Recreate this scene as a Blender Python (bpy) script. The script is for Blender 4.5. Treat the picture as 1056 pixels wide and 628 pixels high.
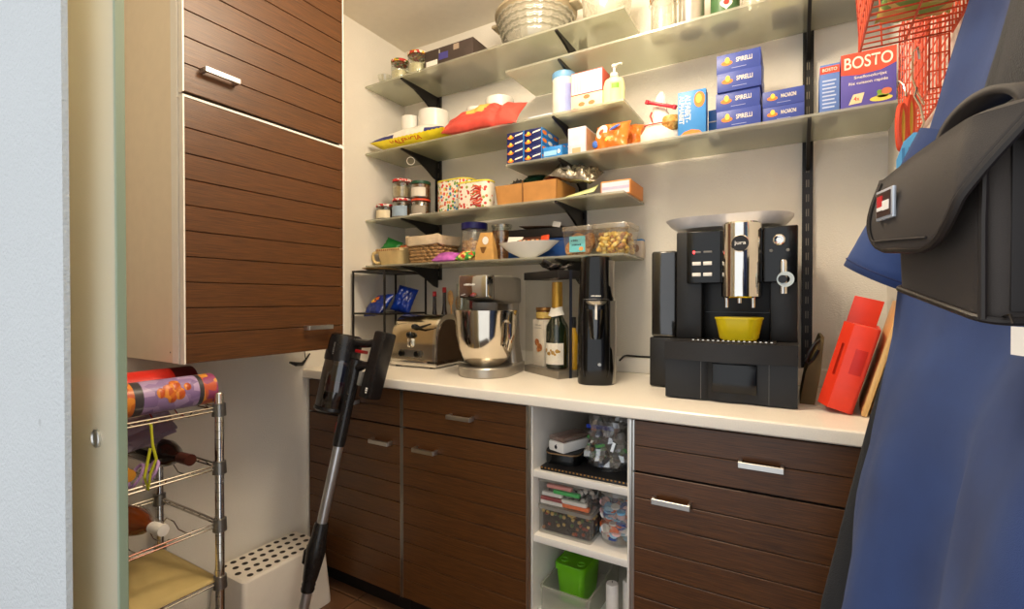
import bpy, bmesh, math, random
from mathutils import Vector, Matrix, noise
random.seed(7)
for o in list(bpy.data.objects): bpy.data.objects.remove(o)
S = bpy.context.scene
PI = math.pi

# ------------------------------------------------------------------ camera, world, lights, exposure
cam = bpy.data.cameras.new('camera'); cob = bpy.data.objects.new('camera', cam); S.collection.objects.link(cob)
cam.sensor_width = 36; cam.lens = 501/1056*36; cam.clip_start = .01
cob.location = (0, 0, 1.2); cob.rotation_euler = (math.radians(90-.57), 0, math.radians(30.4))
S.camera = cob
W = bpy.data.worlds.new('hall_daylight'); S.world = W; W.use_nodes = True
W.node_tree.nodes['Background'].inputs[0].default_value = (.94, .97, 1.0, 1)
W.node_tree.nodes['Background'].inputs[1].default_value = .84
def point(name, loc, power, color, r):
    l = bpy.data.lights.new(name, 'POINT'); l.energy = power; l.color = color; l.shadow_soft_size = r
    o = bpy.data.objects.new(name, l); S.collection.objects.link(o); o.location = loc
point('ceiling_point_light', (-.55, 1.08, 2.34), 23, (1, .84, .63), .14)
point('ceiling_point_light', (-.75, .60, 2.34), 6, (1, .84, .63), .14)  # second lamp added out of view to brighten the fronts and the room
S.view_settings.view_transform = 'Standard'; S.view_settings.look = 'None'
S.view_settings.gamma = 1; S.view_settings.use_curve_mapping = False
S.view_settings.exposure = .68

# ------------------------------------------------------------------ materials
def lin(c): return tuple((x/255/12.92 if x/255 <= .04045 else ((x/255+.055)/1.055)**2.4) for x in c) + (1,)
MATS = {}
def new(name):
    m = bpy.data.materials.new(name); m.use_nodes = True; nt = m.node_tree
    return m, nt, nt.nodes['Principled BSDF'], nt.nodes['Material Output']
def P(name, rgb, rough=.5, metal=0, var=.08, scale=25, bump=0, bscale=150, coat=0, trans=0, ior=1.45, emit=0, sheen=0):
    if name in MATS: return MATS[name]
    m, nt, b, out = new(name); N = nt.nodes; L = nt.links
    b.inputs['Roughness'].default_value = rough; b.inputs['Metallic'].default_value = metal
    b.inputs['Coat Weight'].default_value = coat; b.inputs['Transmission Weight'].default_value = trans; b.inputs['IOR'].default_value = ior
    if sheen: b.inputs['Sheen Weight'].default_value = sheen
    c = lin(rgb)
    tc = N.new('ShaderNodeTexCoord')
    n = N.new('ShaderNodeTexNoise'); n.inputs['Scale'].default_value = scale; n.inputs['Detail'].default_value = 3
    L.new(tc.outputs['Object'], n.inputs['Vector'])
    r = N.new('ShaderNodeValToRGB')
    r.color_ramp.elements[0].position = .3; r.color_ramp.elements[1].position = .7
    r.color_ramp.elements[0].color = tuple(x*(1-var) for x in c[:3])+(1,); r.color_ramp.elements[1].color = tuple(min(1, x*(1+var)) for x in c[:3])+(1,)
    L.new(n.outputs['Fac'], r.inputs[0]); L.new(r.outputs[0], b.inputs['Base Color'])
    if emit:
        L.new(r.outputs[0], b.inputs['Emission Color']); b.inputs['Emission Strength'].default_value = emit
    if bump:
        n2 = N.new('ShaderNodeTexNoise'); n2.inputs['Scale'].default_value = bscale; n2.inputs['Detail'].default_value = 4
        L.new(tc.outputs['Object'], n2.inputs['Vector'])
        bp = N.new('ShaderNodeBump'); bp.inputs['Strength'].default_value = bump; bp.inputs['Distance'].default_value = .01
        L.new(n2.outputs['Fac'], bp.inputs['Height']); L.new(bp.outputs[0], b.inputs['Normal'])
    MATS[name] = m; return m
def clear(name, rgb=(255, 255, 255), gloss=.12, rough=.05, body=None, bodyf=0):
    # thin clear plastic / glass: transparent tint, glossy skin, optional milky body
    if name in MATS: return MATS[name]
    m, nt, b, out = new(name); N = nt.nodes; L = nt.links; N.remove(b)
    t = N.new('ShaderNodeBsdfTransparent'); t.inputs[0].default_value = lin(rgb)
    g = N.new('ShaderNodeBsdfGlossy'); g.inputs['Roughness'].default_value = rough
    nz = N.new('ShaderNodeTexNoise'); nz.inputs['Scale'].default_value = 60
    tc = N.new('ShaderNodeTexCoord'); L.new(tc.outputs['Object'], nz.inputs['Vector'])
    bp = N.new('ShaderNodeBump'); bp.inputs['Strength'].default_value = .03; bp.inputs['Distance'].default_value = .005
    L.new(nz.outputs['Fac'], bp.inputs['Height']); L.new(bp.outputs[0], g.inputs['Normal'])
    lw = N.new('ShaderNodeLayerWeight'); lw.inputs['Blend'].default_value = .25
    ad = N.new('ShaderNodeMath'); ad.operation = 'ADD'; ad.use_clamp = True; ad.inputs[1].default_value = gloss
    ml = N.new('ShaderNodeMath'); ml.operation = 'MULTIPLY'; ml.inputs[1].default_value = .4
    L.new(lw.outputs['Facing'], ml.inputs[0]); L.new(ml.outputs[0], ad.inputs[0])
    last = t.outputs[0]
    if body:
        d = N.new('ShaderNodeBsdfDiffuse'); d.inputs[0].default_value = lin(body)
        tr = N.new('ShaderNodeBsdfTranslucent'); tr.inputs[0].default_value = lin(body)
        m1 = N.new('ShaderNodeMixShader'); m1.inputs[0].default_value = .5; L.new(d.outputs[0], m1.inputs[1]); L.new(tr.outputs[0], m1.inputs[2])
        m2 = N.new('ShaderNodeMixShader'); m2.inputs[0].default_value = bodyf; L.new(last, m2.inputs[1]); L.new(m1.outputs[0], m2.inputs[2]); last = m2.outputs[0]
    mx = N.new('ShaderNodeMixShader'); L.new(ad.outputs[0], mx.inputs[0]); L.new(last, mx.inputs[1]); L.new(g.outputs[0], mx.inputs[2])
    L.new(mx.outputs[0], out.inputs[0]); MATS[name] = m; return m
def wood(name, dark, light, rough=.4, stretch=(1.2, 40, 40), coat=0):
    if name in MATS: return MATS[name]
    m, nt, b, out = new(name); N = nt.nodes; L = nt.links
    tc = N.new('ShaderNodeTexCoord'); oi = N.new('ShaderNodeObjectInfo')
    mp = N.new('ShaderNodeMapping'); mp.inputs['Scale'].default_value = stretch
    vm = N.new('ShaderNodeVectorMath'); vm.operation = 'SCALE'; vm.inputs[0].default_value = (7, 5, 3); L.new(oi.outputs['Random'], vm.inputs['Scale'])
    va = N.new('ShaderNodeVectorMath'); L.new(tc.outputs['Object'], va.inputs[0]); L.new(vm.outputs[0], va.inputs[1])
    L.new(va.outputs[0], mp.inputs[0])
    n = N.new('ShaderNodeTexNoise'); n.inputs['Scale'].default_value = 5; n.inputs['Detail'].default_value = 6; n.inputs['Distortion'].default_value = .6
    L.new(mp.outputs[0], n.inputs['Vector'])
    r = N.new('ShaderNodeValToRGB'); r.color_ramp.elements[0].position = .32; r.color_ramp.elements[1].position = .68
    r.color_ramp.elements[0].color = lin(dark); r.color_ramp.elements[1].color = lin(light)
    L.new(n.outputs['Fac'], r.inputs[0]); L.new(r.outputs[0], b.inputs['Base Color'])
    bp = N.new('ShaderNodeBump'); bp.inputs['Strength'].default_value = .12; bp.inputs['Distance'].default_value = .004
    L.new(n.outputs['Fac'], bp.inputs['Height']); L.new(bp.outputs[0], b.inputs['Normal'])
    b.inputs['Roughness'].default_value = rough; b.inputs['Coat Weight'].default_value = coat
    MATS[name] = m; return m
def specks(name, cols, scale=60, rough=.5, base=None, thr=None):
    # voronoi cells of several colours; with base and thr only round spots on a base
    if name in MATS: return MATS[name]
    m, nt, b, out = new(name); N = nt.nodes; L = nt.links
    tc = N.new('ShaderNodeTexCoord'); v = N.new('ShaderNodeTexVoronoi'); v.inputs['Scale'].default_value = scale
    L.new(tc.outputs['Object'], v.inputs['Vector'])
    sp = N.new('ShaderNodeSeparateColor'); L.new(v.outputs['Color'], sp.inputs[0])
    r = N.new('ShaderNodeValToRGB'); r.color_ramp.interpolation = 'CONSTANT'
    for i, c in enumerate(cols):
        e = r.color_ramp.elements[i] if i < 2 else r.color_ramp.elements.new(i/len(cols))
        e.position = i/len(cols); e.color = lin(c)
    L.new(sp.outputs[0], r.inputs[0]); last = r.outputs[0]
    if base:
        lt = N.new('ShaderNodeMath'); lt.operation = 'LESS_THAN'; lt.inputs[1].default_value = thr; L.new(v.outputs['Distance'], lt.inputs[0])
        mx = N.new('ShaderNodeMix'); mx.data_type = 'RGBA'; mx.inputs[6].default_value = lin(base)
        L.new(lt.outputs[0], mx.inputs[0]); L.new(last, mx.inputs[7]); last = mx.outputs[2]
    L.new(last, b.inputs['Base Color']); b.inputs['Roughness'].default_value = rough
    MATS[name] = m; return m
def weave(name, rgb, rgb2, scale=400, rough=.85, bump=.4, sheen=.2):
    if name in MATS: return MATS[name]
    m, nt, b, out = new(name); N = nt.nodes; L = nt.links
    tc = N.new('ShaderNodeTexCoord')
    n = N.new('ShaderNodeTexNoise'); n.inputs['Scale'].default_value = 6; n.inputs['Detail'].default_value = 8
    L.new(tc.outputs['Object'], n.inputs['Vector'])
    r = N.new('ShaderNodeValToRGB'); r.color_ramp.elements[0].position = .3; r.color_ramp.elements[1].position = .7
    r.color_ramp.elements[0].color = lin(rgb); r.color_ramp.elements[1].color = lin(rgb2)
    L.new(n.outputs['Fac'], r.inputs[0]); L.new(r.outputs[0], b.inputs['Base Color'])
    v = N.new('ShaderNodeTexVoronoi'); v.inputs['Scale'].default_value = scale; L.new(tc.outputs['Object'], v.inputs['Vector'])
    bp = N.new('ShaderNodeBump'); bp.inputs['Strength'].default_value = bump; bp.inputs['Distance'].default_value = .002
    L.new(v.outputs['Distance'], bp.inputs['Height']); L.new(bp.outputs[0], b.inputs['Normal'])
    b.inputs['Roughness'].default_value = rough; b.inputs['Sheen Weight'].default_value = sheen
    MATS[name] = m; return m

wallpaper = P('wallpaper', (232, 226, 214), .8, var=.02, scale=3, bump=.25, bscale=260)
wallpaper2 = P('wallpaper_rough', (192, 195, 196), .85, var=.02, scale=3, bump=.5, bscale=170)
ceil_m = P('ceiling_paint', (228, 220, 204), .9, var=.02)
tile_m = P('floor_tile', (105, 72, 48), .45, var=.25, scale=6)
white_lam = P('white_laminate', (236, 230, 220), .35, var=.02)
cab_side = P('cabinet_side_laminate', (232, 216, 190), .4, var=.02)
worktop_m = P('worktop_white', (240, 232, 218), .22, var=.03, scale=300)
dark_wood = wood('brown_stained_oak', (66, 38, 16), (102, 62, 27), .36, (2.5, 90, 90))
groove_m = P('groove_shadow_board', (40, 24, 14), .7)
alu = P('brushed_aluminium', (205, 203, 198), .28, 1, var=.04)
chrome = P('chrome', (225, 222, 216), .07, 1, var=.02)
steel = P('polished_steel', (214, 205, 190), .12, 1, var=.03)
black_metal = P('black_metal', (26, 23, 22), .4, var=.15)
black_pl = P('black_gloss_plastic', (9, 9, 9), .18)
black_mt = P('black_matt_plastic', (22, 21, 21), .45, var=.1)
grey_pl = P('grey_plastic', (120, 118, 114), .4)
silver_pl = P('silver_painted_plastic', (190, 184, 172), .28, .7, var=.03)
white_pl = P('white_plastic', (238, 234, 226), .35, var=.02)
white_cer = P('white_ceramic', (240, 236, 228), .2, var=.02)
paper_w = P('white_paper', (238, 232, 222), .7, var=.03)
red = P('red_paint', (214, 40, 28), .4, var=.06)
orange_wire = P('orange_coated_wire', (226, 84, 44), .35)
kraft = P('kraft_paper', (196, 150, 84), .8, var=.08, bump=.1)
card = P('cardboard', (190, 134, 72), .8, var=.08)
glass = clear('clear_glass', (250, 252, 248), .10)
plast = clear('clear_plastic', (250, 250, 248), .035, .12, (240, 238, 232), .10)
milky = clear('milky_plastic', (244, 244, 240), .04, .2, (238, 234, 226), .38)
shelf_glass = clear('frosted_shelf_glass', (232, 236, 226), .06, .14, (232, 230, 214), .40)
smoke = clear('smoked_plastic', (90, 84, 78), .10, .1, (40, 38, 36), .35)

# ------------------------------------------------------------------ mesh helpers
COL = S.collection
def NB(): return bmesh.new()
def setm(fs, i):
    for f in fs: f.material_index = i
    return fs
def box(bm, x0, x1, y0, y1, z0, z1, bev=0, seg=2, M=None):
    r = bmesh.ops.create_cube(bm, size=1); vs = r['verts']
    for v in vs: v.co = Vector(((x0+x1)/2+v.co.x*(x1-x0), (y0+y1)/2+v.co.y*(y1-y0), (z0+z1)/2+v.co.z*(z1-z0)))
    es = list({e for v in vs for e in v.link_edges})
    if bev:
        rr = bmesh.ops.bevel(bm, geom=es, offset=bev, segments=seg, profile=.5, affect='EDGES', clamp_overlap=True)
        vs = list({v for f in rr['faces'] for v in f.verts} | {v for v in vs if v.is_valid})
    if M is not None:
        for v in vs: v.co = M @ v.co
    return list({f for v in vs for f in v.link_faces})
def lathe(bm, prof, seg=24, c=(0, 0, 0), sx=1, sy=1, M=None):
    rings = []; fs = []
    for r, z in prof:
        if r <= 1e-6: rings.append([bm.verts.new((c[0], c[1], c[2]+z))])
        else: rings.append([bm.verts.new((c[0]+sx*r*math.cos(2*PI*k/seg), c[1]+sy*r*math.sin(2*PI*k/seg), c[2]+z)) for k in range(seg)])
    for a, b in zip(rings, rings[1:]):
        for k in range(seg):
            k2 = (k+1) % seg
            if len(a) == 1 and len(b) == 1: continue
            if len(a) == 1: f = bm.faces.new((a[0], b[k], b[k2]))
            elif len(b) == 1: f = bm.faces.new((a[k], a[k2], b[0]))
            else: f = bm.faces.new((a[k], a[k2], b[k2], b[k]))
            fs.append(f)
    if M is not None:
        for rg in rings:
            for v in rg: v.co = M @ v.co
    return fs
def tube(bm, pts, r, seg=8, closed=False, cap=True):
    pts = [Vector(p) for p in pts]; n = len(pts); rings = []
    rr = r if isinstance(r, (list, tuple)) else [r]*n
    prev = None
    for i, p in enumerate(pts):
        if closed: t = (pts[(i+1) % n]-pts[i-1])
        else: t = pts[min(i+1, n-1)]-pts[max(i-1, 0)]
        if t.length < 1e-9: t = Vector((0, 0, 1))
        t.normalize()
        if prev is None:
            a = Vector((0, 0, 1)) if abs(t.z) < .9 else Vector((1, 0, 0))
            u = t.cross(a).normalized()
        else:
            u = (prev-t*prev.dot(t))
            u = u.normalized() if u.length > 1e-6 else t.orthogonal().normalized()
        prev = u; w = t.cross(u)
        rings.append([bm.verts.new(p+(u*math.cos(2*PI*k/seg)+w*math.sin(2*PI*k/seg))*rr[i]) for k in range(seg)])
    m = n if closed else n-1
    for i in range(m):
        a, b = rings[i], rings[(i+1) % n]
        for k in range(seg): bm.faces.new((a[k], a[(k+1) % seg], b[(k+1) % seg], b[k]))
    if cap and not closed:
        bm.faces.new(rings[0][::-1]); bm.faces.new(rings[-1])
def prism(bm, poly, a0, a1, plane='xz'):
    # poly in plane, extruded along the third axis
    def mk(p, a):
        if plane == 'xz': return (p[0], a, p[1])
        if plane == 'yz': return (a, p[0], p[1])
        return (p[0], p[1], a)
    A = [bm.verts.new(mk(p, a0)) for p in poly]; B = [bm.verts.new(mk(p, a1)) for p in poly]
    fs = [bm.faces.new(A), bm.faces.new(B[::-1])]; n = len(poly)
    for i in range(n): fs.append(bm.faces.new((A[i], B[i], B[(i+1) % n], A[(i+1) % n])))
    return fs
def rrect(w, h, r, n=5, cx=0, cy=0):
    pts = []
    for (sx, sy, a0) in ((1, 1, 0), (-1, 1, 90), (-1, -1, 180), (1, -1, 270)):
        for k in range(n+1):
            a = math.radians(a0+90*k/n)
            pts.append((cx+sx*(w/2-r)+r*math.cos(a), cy+sy*(h/2-r)+r*math.sin(a)))
    return pts
def loft(bm, rings, cap0=True, cap1=True):
    R = [[bm.verts.new(p) for p in r] for r in rings]; fs = []
    for a, b in zip(R, R[1:]):
        n = len(a)
        for k in range(n): fs.append(bm.faces.new((a[k], a[(k+1) % n], b[(k+1) % n], b[k])))
    if cap0: fs.append(bm.faces.new(R[0][::-1]))
    if cap1: fs.append(bm.faces.new(R[-1]))
    return fs
def sheet(bm, rows):
    R = [[bm.verts.new(p) for p in r] for r in rows]; fs = []
    for a, b in zip(R, R[1:]):
        for k in range(len(a)-1): fs.append(bm.faces.new((a[k], a[k+1], b[k+1], b[k])))
    return fs
def pillow(bm, w, h, t, nx=18, ny=14, wr=.006, seed=0, M=None, crimp=0, flat=False):
    # closed pouch lying in XY, thickness along Z
    top, bot = [], []
    for j in range(ny+1):
        a, b = [], []
        for i in range(nx+1):
            x = (i/nx-.5); y = (j/ny-.5)
            e = max(0, 1-(abs(2*x))**2.6)**.55*max(0, 1-(abs(2*y))**2.6)**.55
            d = noise.noise(Vector((x*7+seed, y*7, seed*1.7)))*wr + noise.noise(Vector((x*17+seed, y*17, seed)))*wr*.5
            edge = 1 if (i in (0, nx) or j in (0, ny)) else 0
            zz = e*t/2
            px = x*w*(1-.05*math.cos(y*PI)*(1 if crimp == 0 else 0)); py = y*h
            za = zz+d*e+(.002*math.sin(i*3.1+j*2)*edge)
            a.append((px, py, za)); b.append((px, py, (-zz*(.25 if flat else 1)+(0 if flat else d*e*.6)) if not edge else za-.0012))
        top.append(a); bot.append(b)
    fs = []
    T = [[bm.verts.new(p) for p in r] for r in top]; B = [[bm.verts.new(p) for p in r] for r in bot]
    for j in range(ny):
        for i in range(nx):
            fs.append(bm.faces.new((T[j][i], T[j][i+1], T[j+1][i+1], T[j+1][i])))
            fs.append(bm.faces.new((B[j][i], B[j+1][i], B[j+1][i+1], B[j][i+1])))
    for i in range(nx):
        bm.faces.new((T[0][i], B[0][i], B[0][i+1], T[0][i+1])); bm.faces.new((T[ny][i], T[ny][i+1], B[ny][i+1], B[ny][i]))
    for j in range(ny):
        bm.faces.new((T[j][0], T[j+1][0], B[j+1][0], B[j][0])); bm.faces.new((T[j][nx], B[j][nx], B[j+1][nx], T[j+1][nx]))
    if M is not None:
        for v in bm.verts: v.co = M @ v.co
    return fs
def obj(name, bm, mat, parent=None, loc=(0, 0, 0), rot=(0, 0, 0), smooth=True, ang=35, solid=0, fix=True):
    if fix: bmesh.ops.recalc_face_normals(bm, faces=bm.faces)
    me = bpy.data.meshes.new(name); bm.to_mesh(me); bm.free()
    for m in (mat if isinstance(mat, list) else [mat]): me.materials.append(m)
    if smooth:
        for p in me.polygons: p.use_smooth = True
        me.set_sharp_from_angle(angle=math.radians(ang))
    o = bpy.data.objects.new(name, me); COL.objects.link(o); o.parent = parent
    o.location = loc; o.rotation_euler = rot
    if solid:
        md = o.modifiers.new('solid', 'SOLIDIFY'); md.thickness = solid; md.offset = 0
    return o
def tag(o, label, cat, group=None):
    o['label'] = label; o['category'] = cat
    if group: o['group'] = group
    return o
def thing(name, label, cat, loc=(0, 0, 0), rz=0, group=None):
    o = bpy.data.objects.new(name, None); COL.objects.link(o); o.empty_display_size = .05
    o.location = loc; o.rotation_euler = (0, 0, rz); return tag(o, label, cat, group)
def struct(name, bm, m, smooth=False):
    o = obj(name, bm, m, smooth=smooth); o['kind'] = 'structure'; return o
def B(name, mat, parent, x0, x1, y0, y1, z0, z1, bev=.002, **k):
    bm = NB(); box(bm, x0, x1, y0, y1, z0, z1, bev); return obj(name, bm, mat, parent, **k)
def LT(name, mat, parent, prof, seg=24, c=(0, 0, 0), **k):
    bm = NB(); kk = {q: k.pop(q) for q in ('sx', 'sy', 'M') if q in k}
    lathe(bm, prof, seg, c, **kk); return obj(name, bm, mat, parent, **k)
def TB(name, mat, parent, pts, r, seg=8, closed=False, **k):
    bm = NB(); tube(bm, pts, r, seg, closed); return obj(name, bm, mat, parent, **k)
def dup(root, loc, rz=None, label=None):
    r = root.copy(); COL.objects.link(r); r.location = loc
    if rz is not None: r.rotation_euler = (0, 0, rz)
    if label: r['label'] = label
    for ch in list(root.children):
        c = ch.copy(); COL.objects.link(c); c.parent = r
        for g in ch.children:
            d = g.copy(); COL.objects.link(d); d.parent = c
    return r
def text(parent, s, h, width, mat, loc, rot=(PI/2, 0, 0), name='lettering', depth=.0004, align='CENTER'):
    if s[0] == '~':            # print too small to read: a row of short strokes
        n = int(s[1:]); bm = NB(); q = width/n
        for k in range(n): box(bm, -width/2+q*k, -width/2+q*k+q*(.72 if k % 3 else .55), -h/2, h/2*(1 if k % 4 else .6), 0, .0003)
        o = obj(name, bm, mat, parent, loc=loc, rot=rot, smooth=False); o['kind'] = 'stuff'; return o
    cu = bpy.data.curves.new('txt', 'FONT'); cu.body = s; cu.size = 1; cu.extrude = 0; cu.offset = .012; cu.align_x = align; cu.align_y = 'CENTER'
    t = bpy.data.objects.new('txt', cu); me = bpy.data.meshes.new_from_object(t)
    bpy.data.objects.remove(t); bpy.data.curves.remove(cu)
    xs = [v.co.x for v in me.vertices]; ys = [v.co.y for v in me.vertices]
    if not xs: return None
    w0 = max(xs)-min(xs); h0 = max(ys)-min(ys); cy = (max(ys)+min(ys))/2; cx = (max(xs)+min(xs))/2
    for v in me.vertices: v.co = ((v.co.x-cx)*width/w0, (v.co.y-cy)*h/h0, v.co.z)
    me.materials.clear(); me.materials.append(mat); me.name = name
    o = bpy.data.objects.new(name, me); COL.objects.link(o); o.parent = parent; o.location = loc; o.rotation_euler = rot
    return o
def patch(parent, pts, mat, name='print', y=-.0006, t=.0006):
    # flat print on a front face (towards -Y): polygon in xz
    bm = NB(); prism(bm, pts, y, y+t, 'xz'); return obj(name, bm, mat, parent, smooth=False)
def rc(x0, x1, z0, z1): return [(x0, z0), (x1, z0), (x1, z1), (x0, z1)]
def ov(cx, cz, rx, rz, n=18): return [(cx+rx*math.cos(2*PI*k/n), cz+rz*math.sin(2*PI*k/n)) for k in range(n)]
def side_patch(parent, pts, mat, x, name='print', t=.0006):
    bm = NB(); prism(bm, pts, x, x+t, 'yz'); return obj(name, bm, mat, parent, smooth=False)

XL, XR, YB, ZC = -1.815, .25, 1.96, 2.52
ZT = .905      # worktop
# ------------------------------------------------------------------ the setting
bm = NB(); box(bm, -2.2, .6, -.6, 2.1, -.06, -.004); fl = struct('floor', bm, P('floor_grout', (60, 48, 40), .8))
tbm = NB(); box(tbm, -.147, .147, -.147, .147, -.003, .004, .002, 1); tile0 = obj('tile', tbm, tile_m, fl, loc=(-1.66, 1.2, -.001))
for i in range(7):
    for j in range(5):
        if (i, j) == (0, 3): continue
        t = tile0.copy(); COL.objects.link(t); t.location = (-1.66+.3*i, .3+.3*j, -.001)
bm = NB(); box(bm, XL-.1, .4, .28, YB+.1, ZC, ZC+.06); struct('ceiling', bm, ceil_m)
bm = NB(); box(bm, XL-.1, .35, YB, YB+.08, 0, ZC); struct('wall_back', bm, wallpaper)
bm = NB(); box(bm, XL-.08, XL, .36, YB, 0, ZC); struct('wall_left', bm, wallpaper)
bm = NB(); box(bm, XR, XR+.08, .3, YB, 0, ZC); struct('wall_right', bm, wallpaper)
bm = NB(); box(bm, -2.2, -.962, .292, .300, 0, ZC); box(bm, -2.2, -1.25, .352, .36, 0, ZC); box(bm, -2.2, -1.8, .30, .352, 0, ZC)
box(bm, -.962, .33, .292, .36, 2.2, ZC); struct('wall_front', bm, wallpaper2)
st = obj('stain', (lambda b: (lathe(b, [(0, 0), (.006, 0), (.0, .0004)], 14), b)[1])(NB()), P('wall_smudge', (176, 178, 178), .8), bpy.data.objects['wall_front'], loc=(-1.064, .2918, 1.0), rot=(PI/2, 0, 0))
frost = clear('frosted_door_glass', (238, 236, 220), .05, .3, (240, 234, 212), .66)
green_edge = clear('green_glass_edge', (190, 206, 180), .05, .3, (184, 198, 172), .85)
bm = NB(); box(bm, -1.7, -.892, .331, .343, .01, 2.2); d = struct('door_1', bm, frost)
bm = NB(); box(bm, -.892, -.886, .3305, .3435, .01, 2.2, .001, 1); obj('glass_edge', bm, green_edge, d)
LT('finger_pull', alu, d, [(0, -.002), (.0135, -.002), (.0145, 0), (.0145, .004), (.0125, .005), (.011, .003), (0, .003)], 28, loc=(-.958, .3315, .98), rot=(PI/2, 0, 0))
# ceiling lamp over the middle of the pantry
t = thing('ceiling_lamp', 'round white lamp on the ceiling near the glass shelves', 'lamp', (-.55, 1.08, ZC))
LT('base', white_pl, t, [(0, 0), (.12, 0), (.12, -.02), (0, -.02)], 28)
LT('rim', alu, t, [(.125, -.012), (.13, -.016), (.125, -.028), (.118, -.02)], 28)
dup(t, (-.75, .60, ZC), label='added round white fill lamp, out of view on the ceiling near the doorway')  # invented fixture for the added fill lamp

# ------------------------------------------------------------------ cabinets
def handle(parent, cx, cz, w=.1, rot=(0, 0, 0)):
    bm = NB(); box(bm, -w/2, w/2, -.03, -.022, -.0075, .0075, .001, 1)
    for s in (-1, 1): box(bm, s*(w/2-.004)-.004, s*(w/2-.004)+.004, -.023, 0, -.0075, .0075, .001, 1)
    return obj('handle', bm, alu, parent, loc=(cx, 0, cz))
def front(parent, name, x0, x1, z0, z1, zs, hx, hz, strip=white_lam):
    """a plank-faced front: slab, planks between the heights zs, handle; faces -Y at y=0"""
    w = x1-x0
    d = B(name, groove_m, parent, .004, w-.004, .004, .02, .001, z1-z0-.001, .001, loc=(x0, 0, z0))
    for a, b in zip(zs, zs[1:]):
        bm = NB(); box(bm, .0045, w-.0045, 0, .006, a+.0011, b-.0011, .0012, 1); obj('plank', bm, dark_wood, d, loc=(0, 0, -z0), smooth=False)
    for xa in (0.0006, w-.0046):
        B('edge_strip', strip, d, xa, xa+.004, -.001, .02, 0, z1-z0, 0)
    handle(d, hx-x0, hz-z0)
    return d
# wall cabinet, front towards +X
t = thing('wall_cabinet', 'tall wall cabinet with brown plank doors and cream sides', 'cabinet', (-1.465, .70, 1.02), PI/2)
bm = NB(); box(bm, 0, .018, .027, .349, 0, 1.495, .001, 1); box(bm, .538, .556, .027, .349, 0, 1.495, .001, 1); box(bm, .018, .538, .027, .349, 0, .018); box(bm, .018, .538, .027, .349, .735, .753)
box(bm, .018, .538, .027, .349, 1.477, 1.495); box(bm, .018, .538, .335, .349, .018, 1.477); obj('body', bm, cab_side, t, smooth=False)
B('edge_band', white_lam, t, -.0012, .0185, .0255, .06, 0, 1.495, 0)
B('edge_band', white_lam, t, .5375, .5572, .004, .05, 0, 1.495, 0)
B('divider_strip', white_lam, t, .0, .556, -.001, .026, .7425, .7485, 0)
zs = [0, .085]+[.085+.0717*k for k in range(1, 9)]+[.7425]
front(t, 'door', 0, .553, 0, .7425, zs, .43, .083)
zs = [.757, .835]+[.835+.0745*k for k in range(1, 9)]+[1.492]
front(t, 'door', 0, .553, .757, 1.492, zs, .097, .83)
B('hinge_screw', groove_m, t, -.0018, -.001, .07, .073, .028, .032, 0)
def base_unit(label, x0, x1, dsplit, zdr, zdo, h1, h2, name='base_cabinet'):
    t = thing(name, label, 'cabinet', (x0, 1.35, 0)); w = x1-x0
    bm = NB(); box(bm, .001, w-.001, .022, .60, .086, .866); obj('body', bm, white_lam, t, smooth=False)
    B('plinth', P('black_plinth', (22, 18, 16), .5), t, .001, w-.001, .05, .07, 0.004, .085, 0)
    front(t, 'drawer', .001, w-.001, dsplit+.002, .862, zdr, h1[0]-x0, h1[1], alu)
    front(t, 'door', .001, w-.001, .088, dsplit-.002, zdo, h2[0]-x0, h2[1], alu)
    return t
lin_ = lambda a, b, n: [a+(b-a)*k/n for k in range(n+1)]
base_unit('dark plank base cabinet behind the stick vacuum by the left wall', -1.803, -1.2705, .725, lin_(.727, .862, 2), lin_(.088, .723, 9), (-1.54, .797), (-1.365, .659))
base_unit('dark plank base cabinet under the mixer beside the open shelf unit', -1.2685, -.734, .725, lin_(.727, .862, 2), lin_(.088, .723, 9), (-.99, .797), (-1.146, .659))
base_unit('dark plank base cabinet under the coffee machine', -.3985, .245, .717, lin_(.719, .862, 2), lin_(.088, .715, 9), (-.075, .79), (-.288, .654))
B('filler_panel', white_lam, bpy.data.objects['base_cabinet'], -.0105, -.001, -.002, .6, .01, .866, 0)
t = thing('shelf_unit', 'narrow white open shelf unit between two plank cabinets', 'shelf unit', (-.733, 1.35, 0))
for nm, a, b in (('side_panel', 0, .014), ('side_panel', .319, .333)): B(nm, white_lam, t, a, b, .004, .60, .05, .866, .001)
B('back_panel', white_lam, t, .014, .319, .585, .60, .05, .866, 0)
for z in (.66, .454, .20): B('shelf', white_lam, t, .0145, .3185, .01, .584, z-.022, z, .001)
B('edge_strip', alu, t, 0.001, .011, -.002, .003, .05, .862, 0); B('edge_strip', alu, t, .3265, .3325, -.002, .003, .05, .862, 0)
bm = NB()
prof = [(1.335, .868), (1.99-.035, .868), (1.955, .905), (1.342, .905), (1.335, .9035), (1.3315, .900), (1.330, .893), (1.330, .872)]
prism(bm, prof, XL+.002, XR-.002, 'yz'); tag(obj('worktop', bm, worktop_m, ang=25), 'long cream white worktop with a rounded front edge', 'worktop')
bm = NB(); box(bm, XL+.001, XR-.001, 1.935, 1.9595, .9055, .965, .003); struct('trim_1', bm, white_pl, True)

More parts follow.
